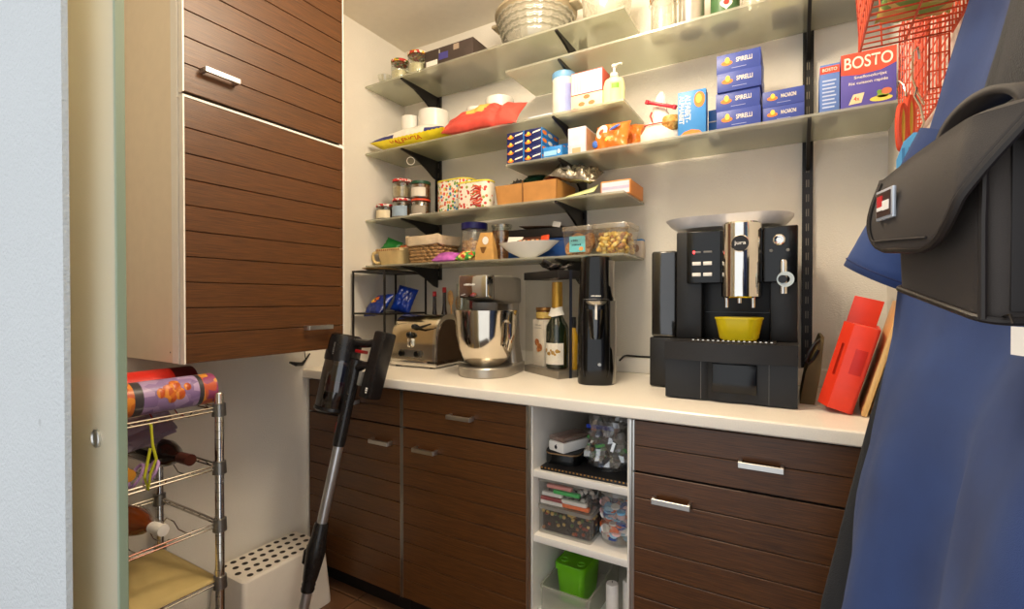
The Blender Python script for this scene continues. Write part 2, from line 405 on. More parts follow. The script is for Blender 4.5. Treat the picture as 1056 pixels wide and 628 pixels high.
# ------------------------------------------------------------------ glass shelves on slotted uprights
def upright(x, z0, z1, label):
    t = thing('shelf_upright', label, 'shelf upright', (x, 1.9595, z0), group='slotted uprights')
    h = z1-z0; bm = NB(); box(bm, -.016, -.010, -.016, 0, 0, h); box(bm, .010, .016, -.016, 0, 0, h); box(bm, -.010, .010, -.006, 0, 0, h)
    obj('rail', bm, black_metal, t, smooth=False)
    bm = NB(); n = int(h/.05)
    for k in range(n): box(bm, -.0045, -.0015, -.0075, -.006, .02+k*.05, .045+k*.05); box(bm, .002, .0045, -.0075, -.006, .02+k*.05, .045+k*.05)
    obj('slots', bm, P('slot_metal', (120, 112, 100), .4, .5), t, smooth=False)['kind'] = 'stuff'
upright(-1.579, 1.30, 2.24, 'black slotted shelf upright nearest the left wall')
upright(-.793, 1.30, 2.31, 'black slotted shelf upright in the middle of the shelves')
upright(.029, .966, 2.45, 'long black slotted shelf upright behind the coffee machine')
def gshelf(x0, x1, z, brs, label):
    t = thing('glass_shelf', label, 'shelf', (x0, 1.68, z)); w = x1-x0
    B('glass_panel', shelf_glass, t, 0, w, 0, .266, -.008, 0, .0008, smooth=False)
    for bx in brs:
        bm = NB(); prof = [(.0, -.009), (.261, -.009), (.261, -.105), (.235, -.098), (.17, -.062), (.09, -.030), (.0, -.016)]
        prism(bm, prof, bx-x0-.005, bx-x0+.005, 'yz'); obj('bracket', bm, black_metal, t)
gshelf(XL+.003, -.529, 2.233, (-1.579, -.793), 'uppermost frosted glass shelf holding jars and glass bowls')
gshelf(-1.017, XR-.003, 2.12, (-.781, .029), 'frosted glass shelf above the pasta boxes, ending at the right wall')
gshelf(XL+.003, -.529, 1.909, (-1.579, -.805), 'frosted glass shelf with rice bag, red bag and soap pump')
gshelf(-1.017, XR-.003, 1.746, (-.781, .029), 'frosted glass shelf carrying the blue pasta boxes')
gshelf(XL+.003, -.529, 1.586, (-1.579, -.793), 'frosted glass shelf with printed tins and a cardboard box')
gshelf(XL+.003, -.529, 1.366, (-1.579, -.793), 'lowest frosted glass shelf with baskets and snack tubs')
# ------------------------------------------------------------------ countertop appliances
# coffee machine
t = thing('coffee_machine', 'black bean-to-cup coffee machine with chrome spout', 'coffee machine', (-.17, 1.50, ZT))
def JX(x): return x+.17
bm = NB(); poly = [(-.172, .36), (-.172, 0), (-.07, 0)]+[(-.07+.14*k/8, -.014*math.sin(PI*k/8)+.012) for k in range(1, 8)]+[(.105, 0), (.173, 0), (.173, .36)]
prism(bm, poly, .004, .165, 'xy'); obj('base', bm, black_mt, t)
bm = NB(); poly2 = [(-.174, .1), (-.174, -.004)]+[(-.174+.348*k/10, -.006-.020*math.sin(PI*k/10)) for k in range(0, 11)]+[(.174, .1)]
prism(bm, poly2, .118, .172, 'xy'); obj('drip_tray', bm, P('black_tray_plastic', (34, 32, 32), .5), t)
B('tray_window', black_pl, t, -.04, .075, -.006, .004, .03, .112, .002)
B('tray_seam', grey_pl, t, -.0715, -.0705, -.002, .002, .004, .115, 0); B('tray_seam', grey_pl, t, .1045, .1055, -.002, .002, .004, .118, 0)
g = B('drip_grate', P('grate_metal', (78, 72, 66), .3, .6), t, -.10, .12, .0, .095, .172, .176, .001)
bm = NB()
for k in range(16): box(bm, -.096+.0136*k, -.0905+.0136*k, .004, .09, .1762, .1785)
obj('grate_bars', bm, steel, g, smooth=False)
bm = NB(); box(bm, -.162, -.085, .10, .37, .172, .508, .004); box(bm, .102, .172, .10, .37, .172, .508, .004); box(bm, -.086, .103, .15, .37, .172, .506, .002)
obj('tower', bm, black_mt, t)
B('back_seam', black_pl, t, -.085, .102, .146, .151, .255, .257, 0)
B('button_panel', black_pl, t, -.128, -.028, .084, .14, .345, .506, .004)
B('control_panel', black_pl, t, .083, .172, .084, .14, .345, .506, .004)
for x in (-.098, -.066):
    for z in (.372, .406): B('button', white_pl, t, x-.0125, x+.0125, .080, .086, z-.0055, z+.0055, .001)
    B('small_button', grey_pl, t, x-.012, x+.012, .0815, .086, .438, .444, .001)
LT('power_light', P('red_light', (255, 40, 40), .4, emit=6), t, [(0, 0), (.0045, 0), (.003, .003), (0, .0035)], 12, loc=(-.106, .084, .441), rot=(PI/2, 0, 0))
LT('selector_ring', chrome, t, [(.007, 0), (.0145, 0), (.0155, .006), (.012, .009), (.008, .008), (.007, .004), (0, .004)], 24, loc=(.125, .084, .466), rot=(PI/2, 0, 0))
for x in (.105, .147): LT('symbol_key', grey_pl, t, [(0, 0), (.005, 0), (.004, .002), (0, .002)], 12, loc=(x, .084, .436), rot=(PI/2, 0, 0))
sp = LT('spout', chrome, t, [(0, .30), (.050, .30), (.054, .304), (.054, .515), (.05, .52), (0, .52)], 40, loc=(.028, .075, 0))
bm = NB(); box(bm, -.05, .05, .0, .07, .302, .515, .002); obj('spout_back', bm, chrome, sp)
for k, (x, y) in enumerate(((-.036, -.028), (.0, -.045), (.034, -.03))): LT('nozzle', chrome, sp, [(0, .272 if k != 1 else .285), (.0055, .272 if k != 1 else .285), (.006, .30), (.011 if k == 1 else .008, .305), (0, .306)], 14, loc=(x, y, 0))
bd = LT('badge', chrome, sp, [(0, 0), (.0245, 0), (.0245, .004), (.0225, .0055), (.0215, .004), (0, .004)], 36, loc=(.002, -.0545, .455), rot=(PI/2, 0, 0))
LT('badge_face', black_mt, bd, [(0, .0045), (.0215, .0045), (0, .0047)], 32)
text(bd, 'jura', .013, .03, white_pl, (0, 0, .0052), (0, 0, 0))
lv = LT('steam_valve', chrome, t, [(0, 0), (.009, 0), (.009, .09), (.007, .095), (0, .095)], 20, loc=(.137, .066, .312))
TB('valve_arm', chrome, t, [(.137, .066, .36), (.137, .09, .36)], .006, 10)
bm = NB(); lathe(bm, [(.011, 0), (.0215, 0), (.0215, .010), (.011, .010), (.011, 0)], 30)
obj('valve_dial', bm, P('pale_dial', (190, 204, 210), .3), t, loc=(.142, .056, .352), rot=(PI/2, 0, 0))
LT('dial_cap', black_pl, t, [(0, 0), (.0112, 0), (.0112, .012), (0, .012)], 20, loc=(.135, .056, .352), rot=(PI/2, 0, 0))
B('water_tank', smoke, t, -.258, -.176, .165, .36, .17, .458, .008)
B('tank_foot', black_mt, t, -.262, -.174, .162, .36, .004, .168, .004)
B('tank_handle', black_pl, t, -.24, -.195, .20, .30, .30, .305, .001)
bm = NB()
for x in (-.15, .15):
    for y in (.03, .33): box(bm, x-.012, x+.012, y, y+.02, 0, .005)
obj('feet', bm, black_mt, t)
bm = NB(); rings = []
for s, z in ((.80, .0), (.82, 0), (.92, .014), (1.0, .032), (.985, .0325), (.905, .016), (.80, .004)): rings.append([(x*s, y*s, z) for x, y in rrect(.372, .26, .10, 8)])
loft(bm, rings); tag(obj('serving_tray', bm, P('tray_silver', (222, 220, 220), .3, .1), loc=(-.195, 1.715, ZT+.521)), 'oval silver tray lying on top of the coffee machine', 'tray')
bm = NB(); rings = []
for s, z in ((.60, 0), (.72, .0), (.80, .006), (.97, .060), (1.0, .0605), (1.0, .065), (.95, .065), (.93, .058), (.76, .01), (.6, .004)): rings.append([(x*s, y*s, z) for x, y in rrect(.128, .10, .04, 8)])
loft(bm, rings); tag(obj('plastic_bowl', bm, P('yellow_plastic', (236, 214, 20), .3, var=.04, trans=.25), loc=(-.145, 1.548, ZT+.1788)), 'yellow plastic bowl on the drip tray of the coffee machine', 'bowl')

# soda maker
t = thing('soda_maker', 'slim glossy black soda maker with silver side', 'soda maker', (-.625, 1.665, ZT), .36); t.scale = (1, 1, .968)
bm = NB(); rings = []
for z, w, d, r in ((0, .124, .178, .045), (.006, .13, .184, .05), (.06, .132, .186, .05), (.25, .126, .176, .05), (.31, .122, .168, .05), (.44, .110, .150, .045), (.458, .106, .144, .045), (.463, .096, .13, .045)):
    rings.append([(x, y, z) for x, y in rrect(w, d, r, 7)])
loft(bm, rings)
obj('housing', bm, black_pl, t)
bm = NB()
for s in (-1, 1): tube(bm, [(s*.040, -.0905, .03), (s*.045, -.0895, .06), (s*.046, -.085, .25), (s*.043, -.0815, .305), (0, -.0855, .307)], .0012, 6)
obj('front_seam', bm, P('recess_grey', (50, 50, 52), .3), t)
bm = NB()
for k in range(13):
    a = -.06+.12*k/12
    pass
prism(bm, [(.048, -.078), (.0610, -.066), (.0690, -.045), (.0700, .05), (.056, .088), (.045, .06)], .004, .30, 'xy'); obj('side_panel', bm, silver_pl, t)
bm = NB(); prism(bm, [(.043, -.068), (.0550, -.057), (.0625, -.038), (.0630, .045), (.052, .078), (.04, .05)], .30, .445, 'xy'); obj('side_panel', bm, silver_pl, t)
noz = LT('nozzle', silver_pl, t, [(0, 0), (.018, 0), (.034, .012), (.036, .018), (0, .018)], 20, loc=(0, -.078, .282))
TB('carbonating_tube', white_pl, t, [(.0, -.101, .288), (.0, -.101, .235)], .0042, 10)
bm = NB(); rings = [[(x, y, z) for x, y in [(s*math.cos(2*PI*k/20), -.075+.026*math.sin(2*PI*k/20)) for k in range(20)]] for z, s in ((.165, .021), (.172, .026), (.27, .034))]
loft(bm, rings, True, False); obj('bottle_neck', bm, smoke, t)
text(t, '~10', .0045, .034, white_pl, (0, -.0852, .318), (PI/2-.12, 0, 0))
LT('base_light', P('pale_window', (150, 158, 168), .3), t, [(0, 0), (.006, 0), (0, .001)], 12, loc=(.012, -.0945, .075), rot=(PI/2, 0, 0))
# transparent gift box
t = thing('gift_box', 'clear gift box with black lid and ribbon holding sparkling wine', 'gift box', (-.76, 1.632, ZT), math.radians(-30))
silverboard = P('silver_board', (150, 142, 130), .3, .6)
w, d, h = .24, .11, .405
bm = NB(); box(bm, -w, 0, 0, d, 0, .028, .001, 1); obj('tray_base', bm, silverboard, t)
bm = NB(); loft(bm, [[(x-w/2, y+d/2, z) for x, y in rrect(w-.002, d-.002, .003, 2)] for z in (.029, h-.03)], False, False); obj('clear_sleeve', bm, clear('acetate', (252, 252, 250), .025, .04), t)
B('lid', P('black_card', (30, 26, 24), .6), t, -w-.002, .002, -.002, d+.002, h-.03, h, .001)
bm = NB()
for y in (.055,):
    box(bm, .0022, .0034, y-.006, y+.006, .0, h+.001); box(bm, -w-.003, .0034, y-.006, y+.006, h+.0005, h+.0015)
obj('ribbon', bm, P('dark_ribbon', (40, 44, 56), .35), t, smooth=False)
bow = NB()
for k in range(7):
    a = 2*PI*k/7; L = .062 if k % 2 else .075
    pts = []
    for q in range(13):
        u = q/12; r_ = math.sin(u*PI)*L; th = a+.5*math.cos(u*PI)*.7
        pts.append((r_*math.cos(th), r_*math.sin(th), .003+.036*math.sin(u*PI)*(.35+.3*(k % 3))))
    rows = [[(p[0]-math.sin(a)*s*.012, p[1]+math.cos(a)*s*.012, p[2]+s*.007) for p in pts] for s in (-1, 1)]
    sheet(bow, rows)
obj('bow', bow, P('satin_black', (66, 60, 58), .25), t, loc=(-.085, .055, h+.0015), solid=.001)
def bottle(name, label, cat, loc, h, r, gm, capm, neckh=.3, lab=None, parent=None, rz=0, body_only=False):
    t = thing(name, label, cat, loc, rz)
    hb = h*(1-neckh)
    LT('glass_body', gm, t, [(0, .002), (r*.9, 0), (r, .006), (r, hb*.82), (r*.96, hb*.88), (r*.8, hb*.95), (r*.56, hb*1.05), (r*.44, hb*1.16), (r*.40, h*.99), (0, h*.99)], 24)
    LT('capsule', capm, t, [(r*.50, h*(.70 if 'gold' in label else .93 if 'sauce' in label else .80)), (r*.46, h), (0, h+.001)], 20)
    return t
champ = P('dark_green_glass', (24, 34, 20), .06, coat=.5)
M_ = Matrix.Translation((-.76, 1.632, ZT)) @ Matrix.Rotation(math.radians(-30), 4, 'Z')
loc = M_ @ Vector((-.085, .055, .0285))
b_ = bottle('sparkling_wine_bottle', 'green sparkling wine bottle with gold foil neck inside the gift box', 'bottle', loc, .335, .044, champ, P('gold_foil', (214, 164, 66), .35, .7, bump=.3), .44, rz=math.radians(-8))
for x0 in (0,):
    bm = NB(); rows = [[(.0445*math.sin(a), -.0445*math.cos(a), z) for a in [(-1.15+2.3*k/14) for k in range(15)]] for z in (.018, .100)]
    sheet(bm, rows); lb = obj('label', bm, paper_w, b_)
    gold = P('gold_print', (176, 134, 54), .4, .4)
    for k in range(9):
        a = -.75+1.5*k/8
        LT('gold_ornament', gold, lb, [(0, 0), (.005+.003*(k % 2), 0), (0, .0006)], 8, loc=(.0448*math.sin(a), -.0448*math.cos(a), .064+.008*math.sin(k*1.9)), rot=(PI/2, 0, a))
    bm = NB(); rows = [[(rr*math.sin(a), -rr*math.cos(a), z+.008*abs(math.sin(a))) for a in [(-1.5+3*k/14) for k in range(15)]] for z, rr in ((.200, .0355), (.216, .0280), (.232, .0245))]
    sheet(bm, rows); obj('neck_label', bm, paper_w, b_)
loc = M_ @ Vector((-.183, .030, .0285))
c_ = tag(B('biscuit_box', P('cream_carton', (232, 222, 206), .6), None, -.040, .040, -.0, .05, 0, .186, .001, loc=loc, rot=(0, 0, math.radians(-30))), 'cream biscuit carton inside the gift box', 'box')
bisc = specks('biscuit', [(190, 112, 52), (208, 134, 70), (150, 84, 40)], 140)
for x, z, r in ((-.008, .094, .016), (.012, .074, .018), (.002, .066, .012)): patch(c_, ov(x, z, r, r*.9), bisc, 'biscuit_picture', y=-.0012-.0003*(z < .07))
text(c_, '~7', .0035, .045, grey_pl, (0, -.0008, .164)); text(c_, '~10', .0025, .055, grey_pl, (0, -.0008, .152))
loc = M_ @ Vector((-.178, .060, .2150))
t = thing('preserve_jar', 'small round preserve jar with gold lid standing inside the gift box', 'jar', loc)
LT('glass', P('amber_spread', (120, 66, 26), .15, coat=.5), t, [(0, 0), (.033, 0), (.036, .004), (.036, .034), (.033, .038), (0, .038)], 24)
LT('lid', P('gold_lid', (168, 116, 52), .3, .8), t, [(.036, .036), (.038, .038), (.038, .047), (.036, .049), (0, .049)], 28)
bm = NB(); sheet(bm, [[(.0365*math.sin(a), -.0365*math.cos(a), z) for a in [(-1.6+3.2*k/12) for k in range(13)]] for z in (.006, .03)]); obj('label', bm, P('yellow_label', (214, 180, 96), .6), t)
loc = M_ @ Vector((-.022, .088, .0285))
bottle('liqueur_bottle', 'slim yellow liqueur bottle at the back of the gift box', 'bottle', loc, .20, .018, P('yellow_liquid', (206, 160, 40), .2, coat=.4), black_mt, .3)

# stand mixer
t = thing('stand_mixer', 'silver stand mixer with a polished steel bowl', 'mixer', (-1.055, 1.60, ZT), math.radians(4))
mg = P('mixer_silver', (176, 170, 160), .3, .75, var=.03)
bm = NB(); rings = []
ft = [(.108*math.cos(a), -.0+.115*math.sin(a)) for a in [math.radians(180+180*k/16) for k in range(17)]]+[(.095, .13), (.075, .195), (-.075, .195), (-.095, .13)]
for s, z in ((.97, .0), (1, .004), (1, .034), (.97, .038)): rings.append([(x*s, y*s, z) for x, y in ft])
loft(bm, rings); obj('base', bm, mg, t)
bm = NB(); loft(bm, [[(x, y+yo, z) for x, y in rrect(w, dd, .02, 4)] for z, w, dd, yo in ((.036, .15, .09, .148), (.12, .12, .075, .155), (.24, .115, .08, .15), (.30, .115, .09, .145))]); obj('pillar', bm, mg, t)
bm = NB(); rings = []
for y, w, z0, z1, r in ((-.10, .116, .306, .382, .008), (-.098, .120, .303, .385, .01), (-.045, .122, .294, .388, .01), (.0, .122, .284, .390, .012), (.10, .122, .278, .392, .012), (.19, .120, .276, .388, .016), (.2, .11, .285, .378, .02)):
    rings.append([(x, y, z) for x, z in rrect(w, z1-z0, r, 4, 0, (z0+z1)/2)])
loft(bm, rings); hd = obj('head', bm, mg, t)
B('front_cap', chrome, hd, -.062, .062, -.107, -.052, .302, .387, .006)
text(hd, '~7', .007, .05, white_pl, (-.012, -.1078, .352))
B('cap_seam', P('seam_dark', (60, 52, 44), .4), hd, -.0625, .0625, -.053, -.049, .296, .389, .004)
LT('planetary_hub', grey_pl, t, [(0, .226), (.014, .226), (.016, .238), (.046, .252), (.05, .262), (.05, .285), (0, .285)], 28, loc=(0, -.012, 0))
bw = LT('bowl', steel, t, [(0, .0385), (.06, .0385), (.064, .044), (.085, .058), (.106, .10), (.118, .16), (.123, .235), (.1265, .25), (.1265, .2545), (.1215, .253), (.1195, .235), (.114, .16), (.10, .10), (.08, .064), (0, .05)], 48, loc=(0, -.005, 0))
TB('bowl_handle', steel, bw, [(.113, -.045, .215), (.132, -.055, .205), (.134, -.055, .15), (.122, -.05, .11), (.107, -.044, .12)], [.006, .007, .007, .007, .006], 8)
# toaster
t = thing('toaster', 'wide chrome toaster with arched dark end panel', 'toaster', (-1.425, 1.60, ZT), math.radians(2))
prof = []
for k in range(21):
    a = PI*k/20
    prof.append((.105-.105*math.cos(a)*(1 if True else 0), .075+.135*math.sin(a)**.72))
prof = [(0.0, .014)]+[(p[0]*.98+.002, p[1]*1.09) for p in prof]+[(.21, .014)]
cream_chrome = P('toaster_chrome', (222, 208, 180), .14, 1, var=.03)
bm = NB(); prism(bm, prof, -.136, .100, 'yz'); obj('body', bm, cream_chrome, t, ang=30)
bm = NB(); prism(bm, [(.105+(y-.105)*1.02, .012+(z-.012)*1.015) for y, z in prof], .094, .106, 'yz'); obj('end_frame', bm, chrome, t, ang=30)
bm = NB(); prism(bm, [(.105+(y-.105)*.9, .03+(z-.03)*.9) for y, z in prof], .1062, .110, 'yz'); obj('end_panel', bm, P('toaster_dark_panel', (70, 52, 36), .25, .4), t, ang=30)
B('foot_rail', chrome, t, -.139, .11, -.004, .214, .006, .035, .005)
bm = NB()
for x in (-.11, .08):
    for y in (.02, .17): lathe(bm, [(0, 0), (.014, 0), (.014, .007), (0, .007)], 14, (x, y, 0))
obj('feet', bm, black_mt, t)
pl_ = B('control_plate', P('plate_grey', (92, 88, 84), .35, .5), t, -.085, .035, -.006, .004, .045, .077, .008)
for x in (-.066, .018): LT('dial', black_pl, pl_, [(0, 0), (.0135, 0), (.0125, .012), (0, .013)], 20, loc=(x, -.006, .061), rot=(PI/2, 0, 0))
lv = B('lever', chrome, t, -.034, -.014, -.014, .01, .088, .128, .006)
LT('lever_knob', black_pl, lv, [(0, -.014), (.01, -.012), (.014, -.004), (.014, .004), (.01, .012), (0, .014)], 18, loc=(-.024, -.006, .143), sx=1.2)
bm = NB(); lathe(bm, [(0, -.012), (.012, -.009), (.016, 0), (.012, .009), (0, .012)], 18, (-.012, .012, .178)); obj('warming_rack_knob', bm, black_pl, t)
TB('warming_rack_arm', black_pl, t, [(-.012, .008, .178), (.03, -.004, .175), (.085, -.0, .192)], [.008, .006, .003], 8)
# black wire corner stand
t = thing('wire_stand', 'black two-tier corner stand below the lowest glass shelf', 'stand', (-1.80, 1.585, ZT))
for x in (.004, .205):
    for y in (.004, .284): B('leg', black_metal, t, x-.004, x+.004, y-.004, y+.004, 0, .43, .0008)
for z in (.234, .43):
    bm = NB(); box(bm, .004, .205, 0, .006, z-.008, z); box(bm, .004, .205, .282, .288, z-.008, z); box(bm, 0, .006, .004, .284, z-.008, z); box(bm, .203, .209, .004, .284, z-.008, z)
    obj('tier_frame', bm, black_metal, t, smooth=False)
    B('tier_plate', P('tier_metal', (70, 62, 54), .4, .3), t, .006, .203, .006, .282, z-.005, z-.001, 0)
bagblue = specks('crisp_bag_print', [(16, 44, 130), (16, 44, 130), (22, 60, 160), (14, 36, 110), (16, 44, 130)], 18, .3)
def crisp(label, loc, rot, w, h, seed, prints=True):
    bm = NB(); pillow(bm, w, h, .055, 18, 14, .012, seed); o = obj('crisp_bag', bm, bagblue, None, loc=loc, rot=rot, ang=60)
    tag(o, label, 'snack bag', 'crisp bags on the wire stand')
    if prints:
        LT('printed_mascot', P('print_orange', (232, 120, 30), .4), o, [(0, .026), (.014, .025), (.026, .021), (.03, .018)], 16, loc=(-.01, .01, .004))
        LT('printed_spot', P('print_yellow', (246, 200, 80), .4), o, [(0, .0285), (.010, .0275), (.014, .0255)], 14, loc=(-.014, .006, .004))
        B('white_panel', paper_w, o, .022, .060, -.045, -.018, .012, .0135, 0, rot=(.3, .25, 0))
crisp('blue crisp bag with orange print lying on the wire stand', (-1.705, 1.66, ZT+.234+.034), (.85, -.1, -.3), .16, .12, 3)
crisp('folded blue crisp bag standing up against the stand leg', (-1.635, 1.76, ZT+.234+.062), (1.2, .25, .35), .10, .13, 9, False)
bm = NB(); lathe(bm, [(0, 0), (.06, 0), (.10, .008), (.101, .0095), (.058, .003), (0, .003)], 30, sx=.75, sy=1); tag(obj('bamboo_plate', bm, wood('bamboo', (176, 132, 76), (206, 164, 104)), loc=(-1.705, 1.68, ZT+.4315)), 'thin bamboo plate lying on top of the black wire stand', 'plate')
# bottles and utensils behind the toaster
for x, y, h, lb_ in ((-1.535, 1.865, .335, 'thin dark sauce bottle with red cap against the wire stand'), (-1.49, 1.885, .355, 'taller dark sauce bottle with red cap beside the wooden spoons')):
    q = bottle('sauce_bottle', lb_, 'bottle', (x, y, ZT), h, .020, P('dark_sauce_glass', (40, 24, 16), .1, coat=.5), P('red_cap', (190, 30, 30), .4), .35); q['group'] = 'sauce bottles behind the toaster'
LT('glass', glass, thing('glass_beaker', 'tall clear glass beaker behind the toaster', 'glass', (-1.375, 1.872, ZT)), [(0, .002), (.024, 0), (.026, .37), (.0245, .37), (.022, .006), (0, .006)], 24)
t = thing('utensil_pot', 'brown stoneware pot with wooden spoons behind the toaster', 'pot', (-1.432, 1.882, ZT))
LT('pot', P('brown_stoneware', (110, 78, 48), .5), t, [(0, 0), (.026, 0), (.03, .12), (.027, .12), (.024, .005), (0, .005)], 22)
spw = wood('spoon_wood', (190, 140, 84), (216, 172, 112))
def spoon(label, loc, rx, ry, L):
    bm = NB(); tube(bm, [(0, 0, 0), (0, 0, L*.78)], .0045, 8); lathe(bm, [(0, L*.76), (.012, L*.80), (.019, L*.88), (.014, L*.97), (0, L)], 14, sx=1, sy=.35)
    tag(obj('wooden_spoon', bm, spw, loc=loc, rot=(rx, ry, 0)), label, 'spoon', 'wooden spoons behind the toaster')
spoon('wooden spoon leaning towards the wire stand in the stoneware pot', (-1.423, 1.874, ZT+.0075), 0, -.07, .335)
spoon('wooden spoon leaning towards the mixer in the stoneware pot', (-1.436, 1.890, ZT+.0075), 0, .10, .31)
bottle('wine_bottle', 'dark wine bottle with red capsule half hidden behind the mixer', 'bottle', (-1.315, 1.88, ZT), .318, .037, P('wine_glass', (22, 20, 14), .08, coat=.5), P('dark_red_capsule', (96, 20, 22), .4), .34)
# cables
TB('power_cable', black_mt, None, [(-.60, 1.86, .962), (-.60, 1.91, .972), (-.60, 1.945, .972), (-.54, 1.946, .9705), (-.47, 1.945, .972), (-.42, 1.92, .96)], .004, 8)
tag(bpy.data.objects['power_cable'], 'thin black cable running between soda maker and coffee machine', 'cable')
bm = NB(); tube(bm, [(-1.806, 1.36, .968), (-1.80, 1.335, .944), (-1.79, 1.31, .93), (-1.775, 1.27, .935), (-1.78, 1.245, .945)], [.003, .004, .008, .009, .004], 8); tube(bm, [(-1.80, 1.335, .944), (-1.804, 1.33, 1.0), (-1.806, 1.34, 1.06)], .0018, 6)
tag(obj('charger_cable', bm, black_mt), 'black charger plug on a thin cable by the left wall', 'cable')

# red tray, boards and paper bag beside the coffee machine
t = thing('red_tray', 'red painted serving tray leaning on its end beside coffee machine', 'tray', (.045, 1.505, ZT+.0225))
t.rotation_euler = (0, math.radians(15), math.radians(-6))
redm = P('tray_red', (228, 60, 36), .35, var=.05)
bm = NB(); L_, Hh, D_ = .24, .225, .085
# base panel (towards +X side), rims: front rim with a grip slot, bottom and top rims
def slotted(bm, y0, y1, z0, z1, a, b, c, d_, x0, x1):
    box(bm, x0, x1, y0, a, z0, z1); box(bm, x0, x1, b, y1, z0, z1); box(bm, x0, x1, a, b, z0, c); box(bm, x0, x1, a, b, d_, z1)
bm = NB(); box(bm, .072, .080, 0, L_, 0, Hh, .002); obj('base_panel', bm, redm, t)
bm = NB(); box(bm, .024, .080, 0, .007, 0, Hh, .002); obj('front_rim', bm, redm, t)
bm = NB(); box(bm, 0, .014, -.006, 0, 0, Hh); box(bm, .024, .042, -.006, 0, 0, Hh); box(bm, .014, .024, -.006, 0, 0, .085); box(bm, .014, .024, -.006, 0, .17, Hh); obj('grip_rim', bm, redm, t, loc=(.026, .001, 0), rot=(0, 0, math.radians(128)), smooth=False)
bm = NB(); box(bm, 0, .072, L_-.008, L_, 0, Hh+.07, .002); obj('back_rim', bm, redm, t)
bm = NB(); box(bm, .01, .072, .034, L_-.008, 0, .008, .001); obj('side_rim', bm, redm, t)
bm = NB(); box(bm, .02, .072, .008, .06, Hh-.008, Hh, .001); obj('side_rim', bm, redm, t)
B('grip_patch', P('tray_red_dark', (196, 34, 24), .4), t, .044, .070, -.0012, .0005, .10, .165, .0005)
bm = NB(); box(bm, 0, .013, 0, .24, 0, .30, .003); b1 = tag(obj('cutting_board', bm, wood('board_wood', (206, 160, 96), (228, 190, 128), stretch=(30, 30, 1.2)), loc=(.139, 1.493, ZT+.0036), rot=(0, math.radians(15), math.radians(-4))), 'pale wooden cutting board leaning behind the red tray', 'board')
bm = NB(); box(bm, 0, .016, 0, .22, 0, .20, .003); box(bm, .016, .024, .01, .03, .005, .03, .002); tag(obj('chopping_board', bm, wood('board_wood2', (190, 146, 88), (214, 174, 112), stretch=(30, 30, 1.2)), loc=(.160, 1.512, ZT+.0062), rot=(0, math.radians(15), math.radians(-4))), 'thick wooden board with small feet leaning by the right wall', 'board')
t = thing('paper_bag', 'olive brown paper bag with black cord handle beside coffee machine', 'bag', (.030, 1.60, ZT))
bm = NB(); loft(bm, [[(x+.0, y, 0) for x, y in ((-.022, 0), (.014, 0), (.014, .22), (-.022, .22))], [(-.008, 0, .09), (.028, 0, .09), (.028, .22, .09), (-.008, .22, .09)], [(.028, .005, .19), (.036, .005, .19), (.036, .215, .19), (.028, .215, .19)]]); obj('body', bm, P('olive_paper', (98, 78, 38), .6), t, smooth=False)
TB('handle', black_mt, t, [(.03, .02, .185), (.014, -.014, .175), (.0, -.02, .150), (-.008, -.016, .125), (-.002, -.01, .115), (.01, -.008, .13), (.022, -.002, .155)], .0042, 8)

# ------------------------------------------------------------------ stick vacuum
P0 = Vector((-1.370, 1.22, .953)); P1 = Vector((-1.431, 1.05, .162)); A = (P0-P1).normalized()
Xa = (Vector((1, .0, 0))-A*A.x).normalized(); Ya = A.cross(Xa)
t = thing('stick_vacuum', 'black and silver cordless stick vacuum leaning on the worktop', 'vacuum cleaner')
t.matrix_world = Matrix.Translation(P0) @ Matrix((Xa, Ya, A)).transposed().to_4x4()
bk = P('vacuum_black', (30, 28, 28), .25, var=.1); rd = P('vacuum_red', (150, 16, 22), .35)
LT('wand', P('wand_silver', (196, 196, 198), .3, .85), t, [(0, -.99), (.0175, -.99), (.0175, -.27), (0, -.27)], 24)
LT('hinge_joint', bk, t, [(0, -.76), (.021, -.76), (.023, -.752), (.021, -.745), (.023, -.738), (.021, -.73), (.024, -.72), (.030, -.66), (.033, -.62), (.026, -.585), (.024, -.54), (.021, -.535), (0, -.535)], 24)
LT('release_latch', black_pl, t, [(0, -.03), (.012, -.02), (.014, .02), (0, .035)], 14, loc=(-.027, -.01, -.655))
nk = LT('neck', bk, t, [(0, -.275), (.020, -.275), (.022, -.25), (.021, -.12), (.025, 0), (.026, .03), (0, .035)], 24)
B('release_button', rd, nk, -.0255, -.014, -.012, .012, -.235, -.195, .004)
bn = LT('dust_bin', clear('vacuum_smoke', (150, 140, 136), .12, .08, (44, 38, 38), .35), t, [(0, -.16), (.054, -.16), (.06, -.15), (.061, -.02), (.06, .02), (0, .02)], 32, loc=(-.075, 0, 0))
LT('filter_core', P('filter_dark', (70, 30, 30), .4), bn, [(0, -.13), (.03, -.13), (.036, -.05), (.03, .0), (0, .0)], 24)
LT('cyclone_ring', rd, bn, [(.028, -.10), (.042, -.095), (.042, -.06), (.028, -.055)], 24)
LT('bin_lid', bk, bn, [(0, -.172), (.05, -.17), (.062, -.162), (.062, -.152), (.0, -.152)], 32)
LT('motor_housing', bk, t, [(.062, .015), (.063, .03), (.060, .09), (.056, .108), (.045, .114), (.043, .11), (0, .108)], 32, loc=(-.078, 0, 0))
text(t, '~7', .007, .045, grey_pl, (-.06, -.0615, .06), (PI/2, -PI/2, 0))
bm = NB(); box(bm, .078, .132, -.03, .03, -.085, .15, .008); bp_ = obj('battery_handle', bm, bk, t, rot=(0, .06, 0))
text(bp_, '~3', .010, .02, white_pl, (.112, -.0306, -.055), (PI/2, -PI/2, 0))
TB('top_bar', bk, t, [(-.03, 0, .088), (.04, 0, .094), (.09, 0, .105)], [.018, .014, .016], 12)
TB('link_bar', bk, t, [(.0, 0, .0), (.045, 0, .018), (.09, 0, .02)], [.022, .013, .018], 12)
